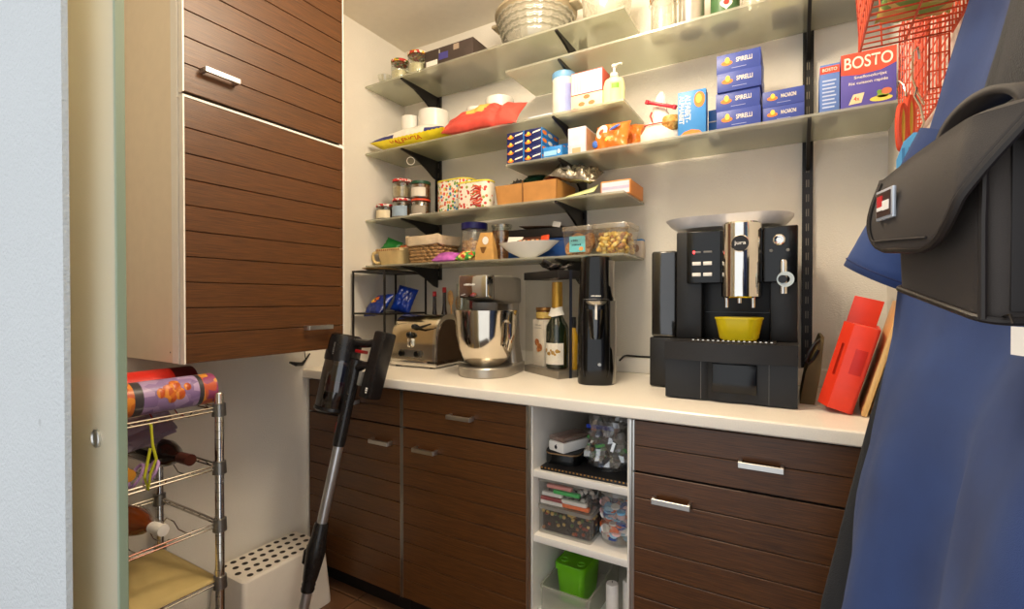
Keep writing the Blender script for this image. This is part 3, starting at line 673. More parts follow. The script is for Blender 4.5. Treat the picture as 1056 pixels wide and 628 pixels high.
B('trigger', grey_pl, t, .036, .052, -.014, .014, -.055, -.005, .005); B('power_switch', rd, t, .066, .08, -.012, .012, -.02, .01, .003)
B('red_clip', rd, t, .0, .028, -.02, .02, .056, .068, .003)
LT('floor_tube', bk, t, [(0, -1.03), (.022, -1.03), (.024, -.98), (0, -.97)], 20)
bm = NB(); box(bm, -.12, .12, -.05, .05, 0, .055, .018); obj('floor_head', bm, bk, t, loc=(0, 0, -1.025))
hd = t.children[-1]; hd.matrix_parent_inverse = Matrix.Identity(4)
# ------------------------------------------------------------------ shelf goods: helpers
def carton(name, label, cat, loc, w, d, h, mat, rz=0, group=None, bev=.0008):
    o = B(name, mat, None, -w/2, w/2, 0, d, 0, h, bev, loc=loc, rot=(0, 0, rz)); return tag(o, label, cat, group)
def jar(name, label, loc, r, h, lid, fill, ff=.7, lidh=.012, group=None, gl=None, lidr=1.02, labelm=None):
    t = thing(name, label, 'jar', loc, group=group)
    LT('glass', gl or glass, t, [(0, .001), (r*.92, 0), (r, .006), (r, h*.80), (r*.9, h-lidh), (r*.9, h-lidh*.5), (r*.87, h-lidh*.5), (r*.87, h-lidh), (r*.965, h*.79), (r*.965, .006), (0, .004)], 28)
    if fill: LT('contents', fill, t, [(0, .005), (r*.94, .006), (r*.94, h*ff*.97), (r*.6, h*ff), (0, h*ff*1.01)], 22)
    if lid: LT('lid', lid, t, [(r*lidr*.97, h-lidh), (r*lidr, h-lidh+.001), (r*lidr, h-.001), (r*lidr*.96, h), (0, h)], 30)
    if labelm:
        bm = NB(); sheet(bm, [[(r*1.008*math.sin(a), -r*1.008*math.cos(a), z) for a in [(-.7+1.9*k/12) for k in range(13)]] for z in (h*.12, h*.62)]); obj('label', bm, labelm, t)
    return t
def filled(bm, n, fn, dims, seed=1):
    rnd = random.Random(seed)
    for k in range(n): fn(bm, rnd, dims)
gingham = specks('red_check_lid', [(196, 36, 40), (238, 226, 214), (196, 36, 40), (238, 226, 214)], 120, .4)
multi_lid = specks('fruit_print_lid', [(190, 40, 30), (60, 110, 40), (220, 170, 50), (236, 226, 200), (190, 40, 30)], 90, .4)
Z5, Z4, Z3, Z2, R5, R4 = 2.2335, 1.9095, 1.5865, 1.3665, 2.1205, 1.7465
cream_fill = P('oat_fill', (226, 214, 180), .8, var=.12, scale=120)

# top shelf
jar('storage_jar', 'glass jar with green and red printed lid beside a dark flat box', (-1.645, 1.745, Z5), .042, .105, multi_lid, cream_fill, .5, .013)
jar('storage_jar', 'glass jar with wide fruit-print lid touching the dark flat box', (-1.55, 1.765, Z5), .048, .125, multi_lid, cream_fill, .55, .013)
t = thing('glass_dish', 'small clear glass dish against the left wall on the uppermost shelf', 'dish', (-1.735, 1.735, Z5))
LT('bowl', glass, t, [(0, 0), (.02, 0), (.035, .05), (.033, .05), (.018, .004), (0, .004)], 24)
o = carton('raclette_box', 'dark brown flat box with small labels on the uppermost shelf', 'box', (-1.345, 1.73, Z5), .27, .20, .10, P('dark_brown_carton', (72, 60, 54), .6, var=.15, scale=8))
patch(o, rc(-.125, -.06, .0, .052), paper_w); patch(o, rc(-.052, .0, .045, .075), P('print_violet', (74, 70, 140), .5)); patch(o, rc(.03, .06, .07, .095), P('print_beige', (170, 150, 130), .5)); text(o, '~1', .02, .006, paper_w, (-.047, -.0008, .085)); text(o, '~6', .007, .05, grey_pl, (-.092, -.0012, .025))
def scallop(bm, r0, r1, h, n=28, seg=112, th=.004):
    rows = []
    for q in range(7):
        u = q/6; r = r0+(r1-r0)*u**.55; z = h*u**2.0
        a_ = .0018*u**4; rows.append([((r+a_*math.cos(n*2*PI*k/seg))*math.cos(2*PI*k/seg), (r+a_*math.cos(n*2*PI*k/seg))*math.sin(2*PI*k/seg), z+.8*a_*math.cos(n*2*PI*k/seg)) for k in range(seg)])
    loft(bm, rows, True, False)
    tube(bm, [(p[0]*1.012, p[1]*1.012, p[2]) for p in rows[-1]], .0042, 6, True)
cut = clear('cut_glass', (250, 250, 244), .10, .12, (244, 240, 228), .30)
for k, (r, z) in enumerate(((.138, .002), (.146, .026), (.154, .050), (.160, .074))):
    bm = NB(); scallop(bm, .055, r, .07); tag(obj('cut_glass_bowl', bm, cut, loc=(-.965, 1.845, Z5+z), ang=60, solid=.003), ('lowest', 'second', 'third', 'topmost')[k]+' clear ribbed glass bowl of the nested stack on the uppermost shelf', 'bowl', 'nested glass bowls')
t = thing('baking_dish', 'beige stoneware dish with two handles stacked on the glass bowls', 'dish', (-.965, 1.845, Z5+.098))
st_m = P('beige_stoneware', (180, 164, 134), .4)
LT('dish', st_m, t, [(0, 0), (.10, 0), (.12, .006), (.155, .055), (.172, .068), (.178, .069), (.178, .078), (.165, .078), (.148, .064), (.112, .012), (0, .008)], 40, sy=.93)
for s in (-1, 1): B('handle', st_m, t, s*.185-.02, s*.185+.02, -.035, .035, .062, .076, .006)
t = thing('glass_fruit_bowl', 'large round glass bowl near the end of the uppermost shelf', 'bowl', (-.635, 1.80, Z5))
LT('bowl', cut, t, [(0, 0), (.06, 0), (.066, .004), (.09, .06), (.098, .15), (.095, .15), (.086, .06), (.06, .008), (0, .006)], 40)
# right upper shelf
t = jar('clip_jar', 'clear glass preserving jar with wire clip above the pasta shelf', (-.412, 1.765, R5), .044, .15, None, None, gl=cut)
LT('glass_lid', cut, t, [(0, .16), (.03, .16), (.048, .152), (.048, .146), (0, .146)], 28); TB('wire_clip', steel, t, [(.05*math.cos(a), .05*math.sin(a), .125+.004*math.sin(3*a)) for a in [2*PI*k/24 for k in range(24)]], .0016, 6, True)
LT('seal', P('orange_seal', (216, 150, 80), .5), t, [(.044, .142), (.049, .142), (.049, .146), (.044, .146)], 28)
t = thing('steel_canister', 'brushed steel canister standing on the glass above the pasta boxes', 'canister', (-.32, 1.775, R5))
LT('can', silver_pl, t, [(0, 0), (.04, 0), (.042, .003), (.042, .17), (0, .17)], 32); LT('base_ring', P('dark_base', (60, 46, 36), .4), t, [(.0405, 0), (.0425, 0), (.0425, .006), (.0405, .006)], 32)
LT('lid', silver_pl, t, [(.043, .17), (.044, .172), (.044, .185), (.02, .19), (0, .19)], 32)
t = thing('printed_tin', 'cream tin with green band and heart print on the upper right shelf', 'tin', (-.215, 1.79, R5))
LT('can', P('tin_green', (70, 108, 66), .4), t, [(0, 0), (.044, 0), (.046, .003), (.046, .15), (0, .15)], 32); LT('lid', silver_pl, t, [(.047, .15), (.047, .165), (0, .167)], 32)
bm = NB(); hp = []
for k in range(24):
    a = 2*PI*k/24; x = .016*math.sin(a)**3; z = .001*(13*math.cos(a)-5*math.cos(2*a)-2*math.cos(3*a)-math.cos(4*a))*1.25
    hp.append((x*1.25, z))
rows = [[(.0465*math.sin(p[0]*s/.0465+.2), -.0465*math.cos(p[0]*s/.0465+.2), .055+p[1]*s) for p in hp] for s in (1, .7)]
loft(bm, [rows[0], rows[1]], False, True); obj('heart_print', bm, paper_w, t); bm = NB(); loft(bm, [[(.047*math.sin(p[0]*.55/.0465+.2), -.047*math.cos(p[0]*.55/.0465+.2), .055+p[1]*.55) for p in hp]], False, True) if False else None
LT('red_bloom', P('print_red', (206, 60, 52), .5), t, [(0, 0), (.009, 0), (0, .0008)], 12, loc=(.0475*math.sin(.2), -.0475*math.cos(.2), .06), rot=(PI/2, 0, .2))
t = thing('wine_glass', 'upturned clear glass beside the printed tin on the upper right shelf', 'glass', (-.125, 1.76, R5))
LT('glass', cut, t, [(.036, 0), (.04, .03), (.034, .075), (.006, .095), (.005, .15), (.03, .156), (0, .158)], 26)
o = carton('flour_box', 'olive green box standing above the upright on the upper right shelf', 'box', (-.04, 1.76, R5), .075, .13, .17, P('olive_carton', (150, 140, 84), .6)); patch(o, rc(-.02, .02, .10, .14), paper_w)
o = carton('crate_box', 'dull lilac carton at the wall end of the upper right shelf', 'box', (.12, 1.76, R5), .16, .15, .16, P('lilac_carton', (150, 134, 128), .6)); patch(o, rc(-.05, .05, .09, .13), paper_w)

# second shelf, left run
def cylinder_pot(name, label, loc, r, h, grp):
    tag(LT(name, white_cer, None, [(0, 0), (r*.92, 0), (r, .005)]+[(r*(1+.0*k), .005+(h-.01)*k/4) for k in range(1, 5)]+[(r, h), (r*.9, h), (r*.86, h-.012), (r*.86, .006), (0, .005)], 36, loc=loc), label, 'bowl', grp)
cylinder_pot('ramekin', 'small white ramekin stack behind the yellow rice bag', (-1.665, 1.84, Z4), .045, .195, 'white ramekins')
cylinder_pot('souffle_dish', 'wide white souffle dish behind the yellow rice bag', (-1.542, 1.87, Z4), .075, .205, 'white ramekins')
cylinder_pot('white_bowl', 'narrow white bowl half hidden behind the red bag', (-1.275, 1.86, Z4), .052, .165, 'white bowls behind the red bag')
cylinder_pot('white_bowl', 'wide white bowl half hidden behind the red bag', (-1.155, 1.86, Z4), .064, .185, 'white bowls behind the red bag')
bm = NB(); fs = pillow(bm, .45, .12, .09, 36, 20, .010, 4)
for f in bm.faces:
    y = f.calc_center_median().z+.10*(f.calc_center_median().y+.08); f.material_index = 0 if y < .004 else (1 if y < .0115 else 2)
o = tag(obj('rice_bag', bm, [P('bag_yellow', (238, 216, 40), .35), P('bag_navy', (46, 50, 120), .4), P('bag_white', (240, 234, 222), .4, var=.1)], loc=(-1.562, 1.745, Z4+.011), rot=(.0, 0, 0), ang=60), 'yellow and white rice bag with blue stripe and red lettering', 'rice bag')
o.location.z = Z4+.046
text(o, 'VALENCIA', .022, .19, P('print_red2', (206, 64, 30), .5), (.0, -.0555, -.019), (PI/2+.75, 0, 0))
bm = NB(); pillow(bm, .40, .15, .075, 32, 18, .012, 12)
for f in bm.faces:
    c = f.calc_center_median(); f.material_index = 1 if (-.07 < c.x < .035 and c.y > -.012+.2*abs(c.x+.02)) else 0
for v in bm.verts: v.co.y -= .05*math.sin((v.co.x+.2)/.4*PI)*0; v.co.y += .03*math.exp(-((v.co.x-.0)/.11)**2)-.02; v.co.z -= .015*math.exp(-((v.co.x-.09)/.018)**2); v.co.y *= .55+.45*min(1, max(0, (.2+v.co.x)/.15))
o = tag(obj('red_snack_bag', bm, [P('bag_red', (220, 84, 72), .3, var=.12), P('bag_gold', (222, 190, 96), .35)], loc=(-1.165, 1.738, Z4+.066), rot=(.85, 0, 0), ang=60), 'shiny red snack bag with golden print slumped on the shelf', 'snack bag')
t = thing('lunch_box', 'flat translucent white box between red bag and blue lidded canister', 'box', (-.915, 1.80, Z4)); B('tub', milky, t, -.06, .06, 0, .1, .0, .045, .006); B('lid', P('pale_blue_lid', (206, 218, 230), .4), t, -.063, .063, -.003, .103, .0455, .055, .003)
t = thing('canister', 'tall white canister with light blue lid beside the small cartons', 'canister', (-.80, 1.77, Z4))
LT('can', P('can_white', (240, 232, 214), .35), t, [(0, 0), (.044, 0), (.0455, .003), (.0455, .155), (0, .155)], 36); LT('lid', P('can_blue', (120, 172, 214), .35), t, [(.046, .155), (.047, .157), (.047, .178), (.044, .181), (0, .181)], 36)
bm = NB(); sheet(bm, [[(.0459*math.sin(a), -.0459*math.cos(a), z) for a in [(.45+1.0*k/8) for k in range(9)]] for z in (.02, .13)]); obj('label', bm, P('label_lilac', (150, 160, 210), .5), t)
b2 = carton('tea_carton', 'cream carton with orange print under the red edged carton', 'box', (-.687, 1.725, Z4), .126, .08, .066, P('cream_print', (238, 216, 176), .5, var=.06))
for x, z in ((-.05, .012), (-.0, .06), (.02, .03), (-.02, .03)): patch(b2, ov(x, min(z, .055), .013, .008), P('print_orange2', (232, 120, 70), .5))
b1 = carton('sugar_carton', 'red edged carton with lilac panel stacked on the cream carton', 'box', (-.687, 1.725, Z4+.0668), .126, .08, .085, P('red_edge', (226, 96, 76), .5))
patch(b1, rc(-.0605, -.02, .003, .082), P('print_pale', (236, 228, 216), .5)); patch(b1, rc(-.02, .0605, .003, .082), P('print_lilac', (198, 194, 224), .5))
for k in range(5): patch(b1, rc(-.05+.006*k, -.047+.006*k, .01, .075), P('print_grey', (190, 184, 178), .5), y=-.001)
t = thing('soap_pump', 'pale yellow soap bottle with white pump at the shelf end', 'soap bottle', (-.583, 1.735, Z4))
LT('bottle', P('soap_cream', (238, 234, 176), .3), t, [(0, 0), (.036, 0), (.04, .004), (.04, .075), (.034, .095), (.018, .104), (.014, .108), (0, .108)], 30, sy=.75)
bm = NB(); sheet(bm, [[(.0404*math.sin(a), -.0304*math.cos(a), z) for a in [(-.15+1.1*k/8) for k in range(9)]] for z in (.012, .08)]); lb = obj('label', bm, P('soap_label', (226, 232, 150), .5), t)
bm = NB(); sheet(bm, [[(.0409*math.sin(a), -.0309*math.cos(a), z) for a in [(.0+.7*k/8) for k in range(9)]] for z in (.055, .074)]); obj('green_print', bm, P('print_green', (120, 176, 50), .5), lb)
bm = NB(); lathe(bm, [(0, .108), (.014, .108), (.014, .120), (.005, .122), (.005, .142), (.010, .143), (.009, .152), (0, .153)], 20); tube(bm, [(0, 0, .148), (.012, -.006, .149), (.028, -.014, .146), (.034, -.017, .141)], .0035, 8); obj('pump', bm, white_pl, t)

# pasta shelf (right run)
navy = P('pasta_navy', (26, 34, 92), .4, var=.06); pblue = P('pasta_light_blue', (48, 132, 204), .4); por = P('pasta_orange', (240, 130, 44), .5); pye = P('pasta_yellow', (250, 206, 80), .5); pwh = P('pasta_white', (240, 232, 216), .5)
proto = None; RW = ['bottom', 'second', 'third', 'topmost']
for c in range(2):
    for r in range(4):
        loc = (-.977+.0805*c, 1.692, R4+.0312*r); lab = '%s navy pasta carton in the column %s' % (RW[r], 'above the shelf end' if c == 0 else 'beside the light blue cartons')
        if proto is None:
            proto = carton('pasta_carton', lab, 'box', loc, .079, .15, .0308, navy, group='small navy pasta cartons')
            patch(proto, ov(-.022, .011, .014, .006), por); patch(proto, ov(-.021, .016, .006, .006), pye, y=-.0012); patch(proto, [(-.004, .013), (.030, .019), (.034, .025), (.0, .019)], pwh); patch(proto, rc(.036, .0392, .0, .0306), pblue)
            side_patch(proto, rc(.001, .149, .001, .030), pblue, .0395)
            for y in (.02, .07, .12): side_patch(proto, [(y+.02*math.cos(a), .015+.008*math.sin(a)) for a in [2*PI*k/12 for k in range(12)]], por if y != .07 else pwh, .0402)
        else: dup(proto, loc, label=lab)
o = carton('pasta_packet', 'light blue flat pasta packet lying beside the navy carton stack', 'box', (-.813, 1.692, R4), .078, .13, .042, pblue, group=None)
patch(o, rc(-.036, .018, .008, .026), P('packet_pale', (150, 200, 232), .5)); patch(o, ov(.027, .02, .006, .008), pwh)
for k in range(3):
    o = carton('pasta_packet', '%s light blue pasta carton with orange prints stacked behind the flat packet' % ['lower', 'middle', 'upper'][k], 'box', (-.813, 1.83, R4+.0312*k), .078, .10, .0308, pblue, group='light blue pasta cartons')
    patch(o, ov(-.02, .015, .012, .009), por); patch(o, ov(.015, .015, .012, .006), pwh)
bm = NB(); box(bm, -.09, .09, 0, .012, 0, .12, .002); tag(obj('black_binder', bm, black_mt, loc=(-.735, 1.925, R4), rot=(0, 0, 0)), 'black flat folder standing against the wall behind the pasta packets', 'folder')
o = carton('salt_carton', 'pale lilac carton with orange side between pasta packets and orange bag', 'box', (-.714, 1.695, R4), .07, .15, .098, P('lilac_pale', (214, 206, 214), .5, var=.05))
patch(o, rc(-.018, .016, .004, .022), P('barcode_tan', (190, 160, 120), .5)); patch(o, rc(-.03, .03, .03, .085), P('lilac_panel', (196, 194, 216), .5)); side_patch(o, rc(.01, .14, .004, .094), P('orange_side', (206, 160, 120), .5), .035)
def snack_bag(label, loc, rz, w, h, seed, deco):
    bm = NB(); pillow(bm, w, h, .05, 18, 16, .014, seed); o = tag(obj('orange_snack_bag', bm, P('bag_orange', (226, 122, 46), .3, var=.12), loc=loc, rot=(1.25, 0, rz), ang=60), label, 'snack bag', 'orange snack bags')
    if deco:
        for (x, y, rx, ry, m, z) in ((-.03, .012, .026, .028, pwh, .0268), (-.055, -.03, .012, .014, P('bag_blue', (70, 110, 190), .4), .017), (.02, .02, .022, .006, P('bag_blue', (70, 110, 190), .4), .0285), (-.03, .010, .014, .012, P('bag_mark', (214, 90, 60), .4), .0285), (.0, -.025, .012, .010, P('bag_leaf', (180, 200, 70), .4), .0265)):
            LT('print', m, o, [(0, .002), (.7, .0012), (1, -.002)], 16, loc=(x, y, z), sx=rx, sy=ry, rot=(.25 if y < 0 else -.1, -.25 if x < -.02 else .1, .5))
snack_bag('orange snack bag with white round print leaning at the shelf front', (-.590, 1.728, R4+.050), -.10, .135, .11, 5, True)
snack_bag('plain orange snack bag standing behind the printed orange bag', (-.528, 1.808, R4+.058), .35, .08, .12, 8, False)
t = thing('cloth_bag', 'white cloth bag closed with a red clip', 'bag', (-.420, 1.765, R4))
rows = []
for z, rx, ry, ox in ((0, .066, .05, 0), (.012, .074, .056, 0), (.04, .072, .054, 0), (.075, .05, .04, .002), (.10, .033, .026, 0), (.12, .028, .018, -.004), (.15, .022, .012, -.004), (.175, .014, .007, -.002), (.192, .004, .003, 0)):
    rows.append([(ox+(rx+.005*noise.noise(Vector((math.cos(a)*3, math.sin(a)*3, z*30))))*math.cos(a), (ry+.004*noise.noise(Vector((math.cos(a)*3+5, math.sin(a)*3, z*30))))*math.sin(a), z) for a in [2*PI*k/28 for k in range(28)]])
bm = NB(); loft(bm, rows); obj('sack', bm, P('linen_white', (238, 226, 212), .85, var=.06, bump=.2), t)
bm = NB(); box(bm, -.052, .052, -.012, -.002, -.006, .006, .004); lathe(bm, [(0, -.008), (.008, -.006), (.008, .006), (0, .008)], 12, (-.05, -.007, 0)); lathe(bm, [(0, -.008), (.008, -.006), (.008, .006), (0, .008)], 12, (.05, -.007, 0)); obj('clip', bm, P('clip_red', (196, 30, 50), .35), t, loc=(.006, -.024, .135), rot=(0, .36, 0))
rd2 = P('thread_red', (210, 70, 60), .6)
TB('red_stripe', rd2, t, [(.058*math.cos(a)*1.0+.002, -.046*math.sin(a)-.004, .078-.006*math.sin(a)*2) for a in [PI*k/16 for k in range(17)]], .0022, 6); TB('red_cord', rd2, t, [(-.026, -.028, .115), (-.03, -.034, .10), (-.024, -.042, .088), (-.02, -.045, .075)], .003, 6)
bm = NB(); lathe(bm, [(0, -.03), (.02, -.024), (.034, 0), (.028, .024), (0, .032)], 18); obj('nut_window', bm, specks('nuts', [(206, 150, 70), (190, 128, 56), (222, 172, 92)], 120), t, loc=(.04, -.026, .062))
o = carton('alphabet_carton', 'upright blue pasta carton with sideways white lettering', 'box', (-.305, 1.70, R4), .088, .05, .148, P('carton_blue', (62, 140, 210), .4, var=.1, scale=8), rz=0.03)
text(o, 'ALFABET-', .017, .09, pwh, (-.012, -.0009, .09), (PI/2, PI/2, 0)); text(o, 'ALPHABET', .015, .095, pwh, (-.032, -.0009, .088), (PI/2, PI/2, 0)); patch(o, ov(.024, .115, .017, .026), por); patch(o, ov(.022, .118, .009, .015), pye, y=-.0012); patch(o, ov(-.005, .004, .03, .018), por, y=-.0008) if False else patch(o, [(-.038, .0008), (.036, .0008), (.024, .014), (.0, .02), (-.024, .014)], por)
o = carton('spare_carton', 'plain light blue carton standing between alphabet carton and tall stack', 'box', (-.248, 1.78, R4), .034, .10, .10, P('carton_blue2', (60, 120, 190), .4)); patch(o, rc(-.016, .016, .058, .062), pwh)
pn = P('carton_navy_gradient', (60, 78, 160), .4, var=.18, scale=7)
def pasta_big(label, loc, word, w, h, grp):
    o = carton('wide_pasta_carton', label, 'box', loc, w, .16, h, pn, group=grp)
    patch(o, ov(-w*.26, h*.52, w*.13, h*.13), por); patch(o, ov(-w*.25, h*.66, w*.055, h*.16), pye, y=-.0012)
    text(o, word, h*.24, w*.36, pwh, (w*.13, -.0009, h*.60)); patch(o, rc(-w*.15, w*.18, h*.20, h*.225), P('print_lav', (170, 176, 220), .5))
    return o
for k in range(4): pasta_big('%s wide navy spirelli carton in the stack of four' % RW[k], (-.165+(.001, -.002, .002, 0)[k], 1.70+(.0, .004, -.002, .002)[k], R4+.0605*k), 'SPIRELLI', .128, .0601, 'spirelli cartons')
for k in range(2): pasta_big('%s macaroni carton beside the shelf upright' % ('lower', 'upper')[k], (-.04, 1.71, R4+.0498*k), 'MACARONI', .112, .0494, 'macaroni cartons')
o = carton('rice_carton', 'narrow blue rice carton showing its printed side', 'box', (.079, 1.70, R4), .048, .13, .142, P('rice_side', (96, 128, 196), .45)); patch(o, rc(-.024, .024, .115, .136), P('rice_red', (226, 82, 60), .45)); text(o, 'BOSTO', .009, .036, pwh, (0, -.0009, .126), )
for k in range(8): patch(o, rc(-.018, .012+.004*(k % 2), .015+.011*k, .019+.011*k), P('print_lines', (190, 204, 232), .5))
o = carton('rice_carton', 'large red and violet rice carton with white brand lettering', 'box', (.170, 1.70, R4), .128, .05, .158, P('rice_violet', (92, 84, 172), .45, var=.1, scale=10), rz=.0)
patch(o, [(-.064, .10), (-.02, .094), (.03, .098), (.064, .112), (.064, .158), (-.064, .158)], P('rice_red', (226, 82, 60), .45)); text(o, 'BOSTO', .034, .112, pwh, (0, -.0012, .130)); text(o, 'Snelkookrijst', .010, .075, pwh, (.005, -.0012, .086)); text(o, 'Riz cuisson rapide', .010, .09, pwh, (.0, -.0012, .070))
patch(o, [(-.045, .012), (-.015, .014), (-.008, .042), (-.034, .04)], P('rice_pack', (236, 214, 170), .5), y=-.001); text(o, '4x', .012, .014, rd2, (-.026, -.0016, .027))
for x, z, rx, rz, m in ((.03, .018, .026, .008, (226, 206, 90)), (.034, .026, .014, .007, (150, 170, 60)), (.042, .036, .012, .009, (220, 120, 80)), (.026, .036, .006, .006, (120, 160, 60))): patch(o, ov(x, z, rx, rz), P('dish%d' % m[0], m, .5), y=-.001-.0002*(z > .03))
side_patch(o, rc(.004, .046, .02, .14), P('rice_side_tone', (120, 110, 190), .5), .064)

# third shelf: jars, tins, cardboard box
choc = P('dark_spread', (46, 28, 20), .4); tan_f = P('spice_fill', (130, 92, 56), .7, var=.2, scale=90); pale_f = P('pale_fill', (176, 156, 128), .7, var=.15, scale=90)
jar('jam_jar', 'low jam jar with red check lid and cream label', (-1.750, 1.755, Z3), .047, .078, gingham, choc, .75, .012, 'jam jars with check lids', labelm=P('label_cream', (226, 212, 180), .6))
jar('jam_jar', 'lower jam jar with red check lid under another jar', (-1.651, 1.765, Z3), .049, .098, gingham, tan_f, .55, .013, 'jam jars with check lids', labelm=P('label_blue_grey', (150, 170, 190), .5))
jar('jam_jar', 'upper pale jam jar with red check lid stacked on another jar', (-1.651, 1.765, Z3+.0985), .047, .092, gingham, pale_f, .6, .013, 'jam jars with check lids')
jar('coffee_jar', 'tall dark jar with printed lid behind the stacked jam jars', (-1.625, 1.87, Z3), .048, .20, P('dark_lid', (60, 30, 24), .4), choc, .9, .016, gl=P('dark_brown_jar', (40, 26, 20), .15, coat=.4))
jar('jam_jar', 'small dark jar by the wall behind the low jam jar', (-1.73, 1.87, Z3), .04, .11, P('dark_lid2', (70, 44, 34), .4), choc, .85, .014)
jar('spread_jar', 'dark jar with orange rim standing below the green lidded jar', (-1.535, 1.765, Z3), .045, .084, P('rim_orange', (206, 70, 40), .4), choc, .8, .010, labelm=P('label_grey', (150, 140, 126), .6))
jar('spread_jar', 'amber jar with dark green lid on top of another jar', (-1.535, 1.765, Z3+.0845), .046, .082, P('lid_green', (24, 70, 48), .4), P('amber_jam', (110, 58, 28), .3), .85, .014, labelm=P('label_pale', (214, 204, 190), .6))
tag(LT('saucer', white_cer, None, [(0, 0), (.03, 0), (.055, .007), (.056, .009), (.03, .003), (0, .003)], 28, loc=(-1.475, 1.742, Z3+.0005), sx=.8) if False else B('paper_slip', paper_w, None, -.045, .02, -.012, .0, 0, .006, .001, loc=(-1.49, 1.70, Z3)), 'small white slip lying in front of the dark jars', 'paper')
fl_m = specks('flower_print', [(214, 50, 40), (240, 150, 60), (60, 130, 190), (90, 150, 60), (226, 84, 70), (240, 200, 80)], 75, .4, (240, 232, 214), .5)
rose_m = specks('small_rose_print', [(206, 60, 50), (214, 120, 80), (150, 160, 70), (206, 60, 50)], 60, .4, (240, 230, 210), .38)
def tin(label, loc, w, d, h, r, m, rz, swirl=False):
    t = thing('printed_storage_tin', label, 'tin', loc, rz, 'printed storage tins')
    bm = NB(); loft(bm, [[(x, y, z) for x, y in rrect(w*s, d*s, r*s, 10)] for z, s in ((0, .97), (.004, .99), (h, 1.0))]); obj('body', bm, m, t)
    bm = NB(); loft(bm, [[(x, y, z) for x, y in rrect(w+o_, d+o_, r+o_/2, 10)] for z, o_ in ((h, .0), (h, .004), (h+.006, .004), (h+.007, .002), (h+.007, 0))], False, True); obj('lid', bm, P('lime_lid', (222, 206, 70), .4), t)
    if swirl:
        sm = P('print_coral', (220, 92, 66), .4); sm2 = P('print_dark_red', (176, 48, 42), .4)
        for k in range(8):
            bm = NB(); pts = [(.0+.052*u+.003*math.sin(k), -d/2-.0012, .012+.011*k+.005*math.sin(u*6+k*.8)) for u in [q/8 for q in range(9)]]
            rows = [[(p[0], p[1], p[2]+s*.0052*(.35+.65*q/8)) for q, p in enumerate(pts)] for s in (-1, 1)]; sheet(bm, rows); obj('wave_print', bm, sm if k % 3 else sm2, t, solid=.0006)
tin('tall flower printed storage tin on the third shelf', (-1.372, 1.838, Z3), .20, .125, .158, .055, fl_m, -.05)
tin('lower storage tin with small roses and coral waves in front of the flower tin', (-1.195, 1.730, Z3), .168, .078, .110, .032, rose_m, .02, True)
t = thing('cardboard_box', 'open cardboard box filled with packets on the third shelf', 'box', (-.935, 1.705, Z3), .02)
bm = NB(); W_, D_, H_ = .265, .17, .078
for a in ((-W_/2, -W_/2+.004, 0, D_), (W_/2-.004, W_/2, 0, D_), (-W_/2, W_/2, 0, .004), (-W_/2, W_/2, D_-.004, D_)): box(bm, a[0], a[1], a[2], a[3], .003, H_)
box(bm, -W_/2, W_/2, 0, D_, 0, .003)
for v in bm.verts: v.co.x *= 1+.6*v.co.z; v.co.y += -.15*v.co.z*(1 if v.co.y < .05 else -1)
obj('box_body', bm, card, t, smooth=False); bm = NB(); box(bm, -.012, -.0085, -.013, -.0085, .002, .088); obj('fold_line', bm, P('card_dark', (120, 80, 40), .8), t, smooth=False)
def packet(name, label, m, loc, rot, w, h, th, seed, wr=.01):
    bm = NB(); pillow(bm, w, h, th, 16, 12, wr, seed); return tag(obj(name, bm, m, loc=loc, rot=rot, ang=50), label, 'packet', 'packets in the cardboard box')
foil = P('grey_foil', (150, 140, 124), .22, .7, var=.15, bump=.5, bscale=60)
packet('foil_packet', 'crumpled dark silver packet at the tin end of the cardboard box', P('dark_foil', (92, 86, 78), .3, .6, bump=.4, bscale=60), (-1.02, 1.785, Z3+.090), (.7, .0, .1), .075, .09, .03, 21, .02)
packet('green_packet', 'dark green packet sticking out of the cardboard box', P('packet_green', (18, 52, 34), .35), (-.945, 1.775, Z3+.100), (.7, .0, .0), .095, .09, .03, 22)
packet('red_packet', 'dark red printed packet lying in the cardboard box', P('packet_red', (150, 44, 44), .4, var=.3, scale=40), (-.853, 1.785, Z3+.095), (.6, -.05, .0), .08, .09, .028, 23)
packet('foil_pouch', 'crinkled shiny clear pouch hanging over the end of the cardboard box', foil, (-.752, 1.775, Z3+.108), (.55, .22, .1), .20, .11, .05, 24, .03)
packet('orange_packet', 'thin orange packet on top of the packets in the cardboard box', P('packet_orange', (206, 140, 70), .4), (-.84, 1.83, Z3+.125), (.35, 0, 0), .15, .08, .012, 25, .004)
bm = NB(); sheet(bm, [[(-.065+.13*u, .09*v-.045, .003+.012*u*v+.01*max(0, u-.6)*v) for u in [q/6 for q in range(7)]] for v in [q/4 for q in range(5)]]); tag(obj('leaflet', bm, P('leaflet_green', (206, 212, 150), .6, var=.2, scale=20), loc=(-.715, 1.735, Z3+.014), rot=(.33, -.12, .05), solid=.002), 'pale green leaflet lying beside the cardboard box', 'leaflet')
o = carton('tea_box', 'flat orange carton with lilac front at the end of third shelf', 'box', (-.578, 1.735, Z3), .112, .17, .052, P('box_orange', (222, 142, 70), .5)); patch(o, rc(-.052, .052, .004, .047), P('front_lilac', (216, 208, 222), .5)); patch(o, rc(-.052, .052, .02, .03), P('front_lilac2', (186, 178, 206), .5), y=-.001)

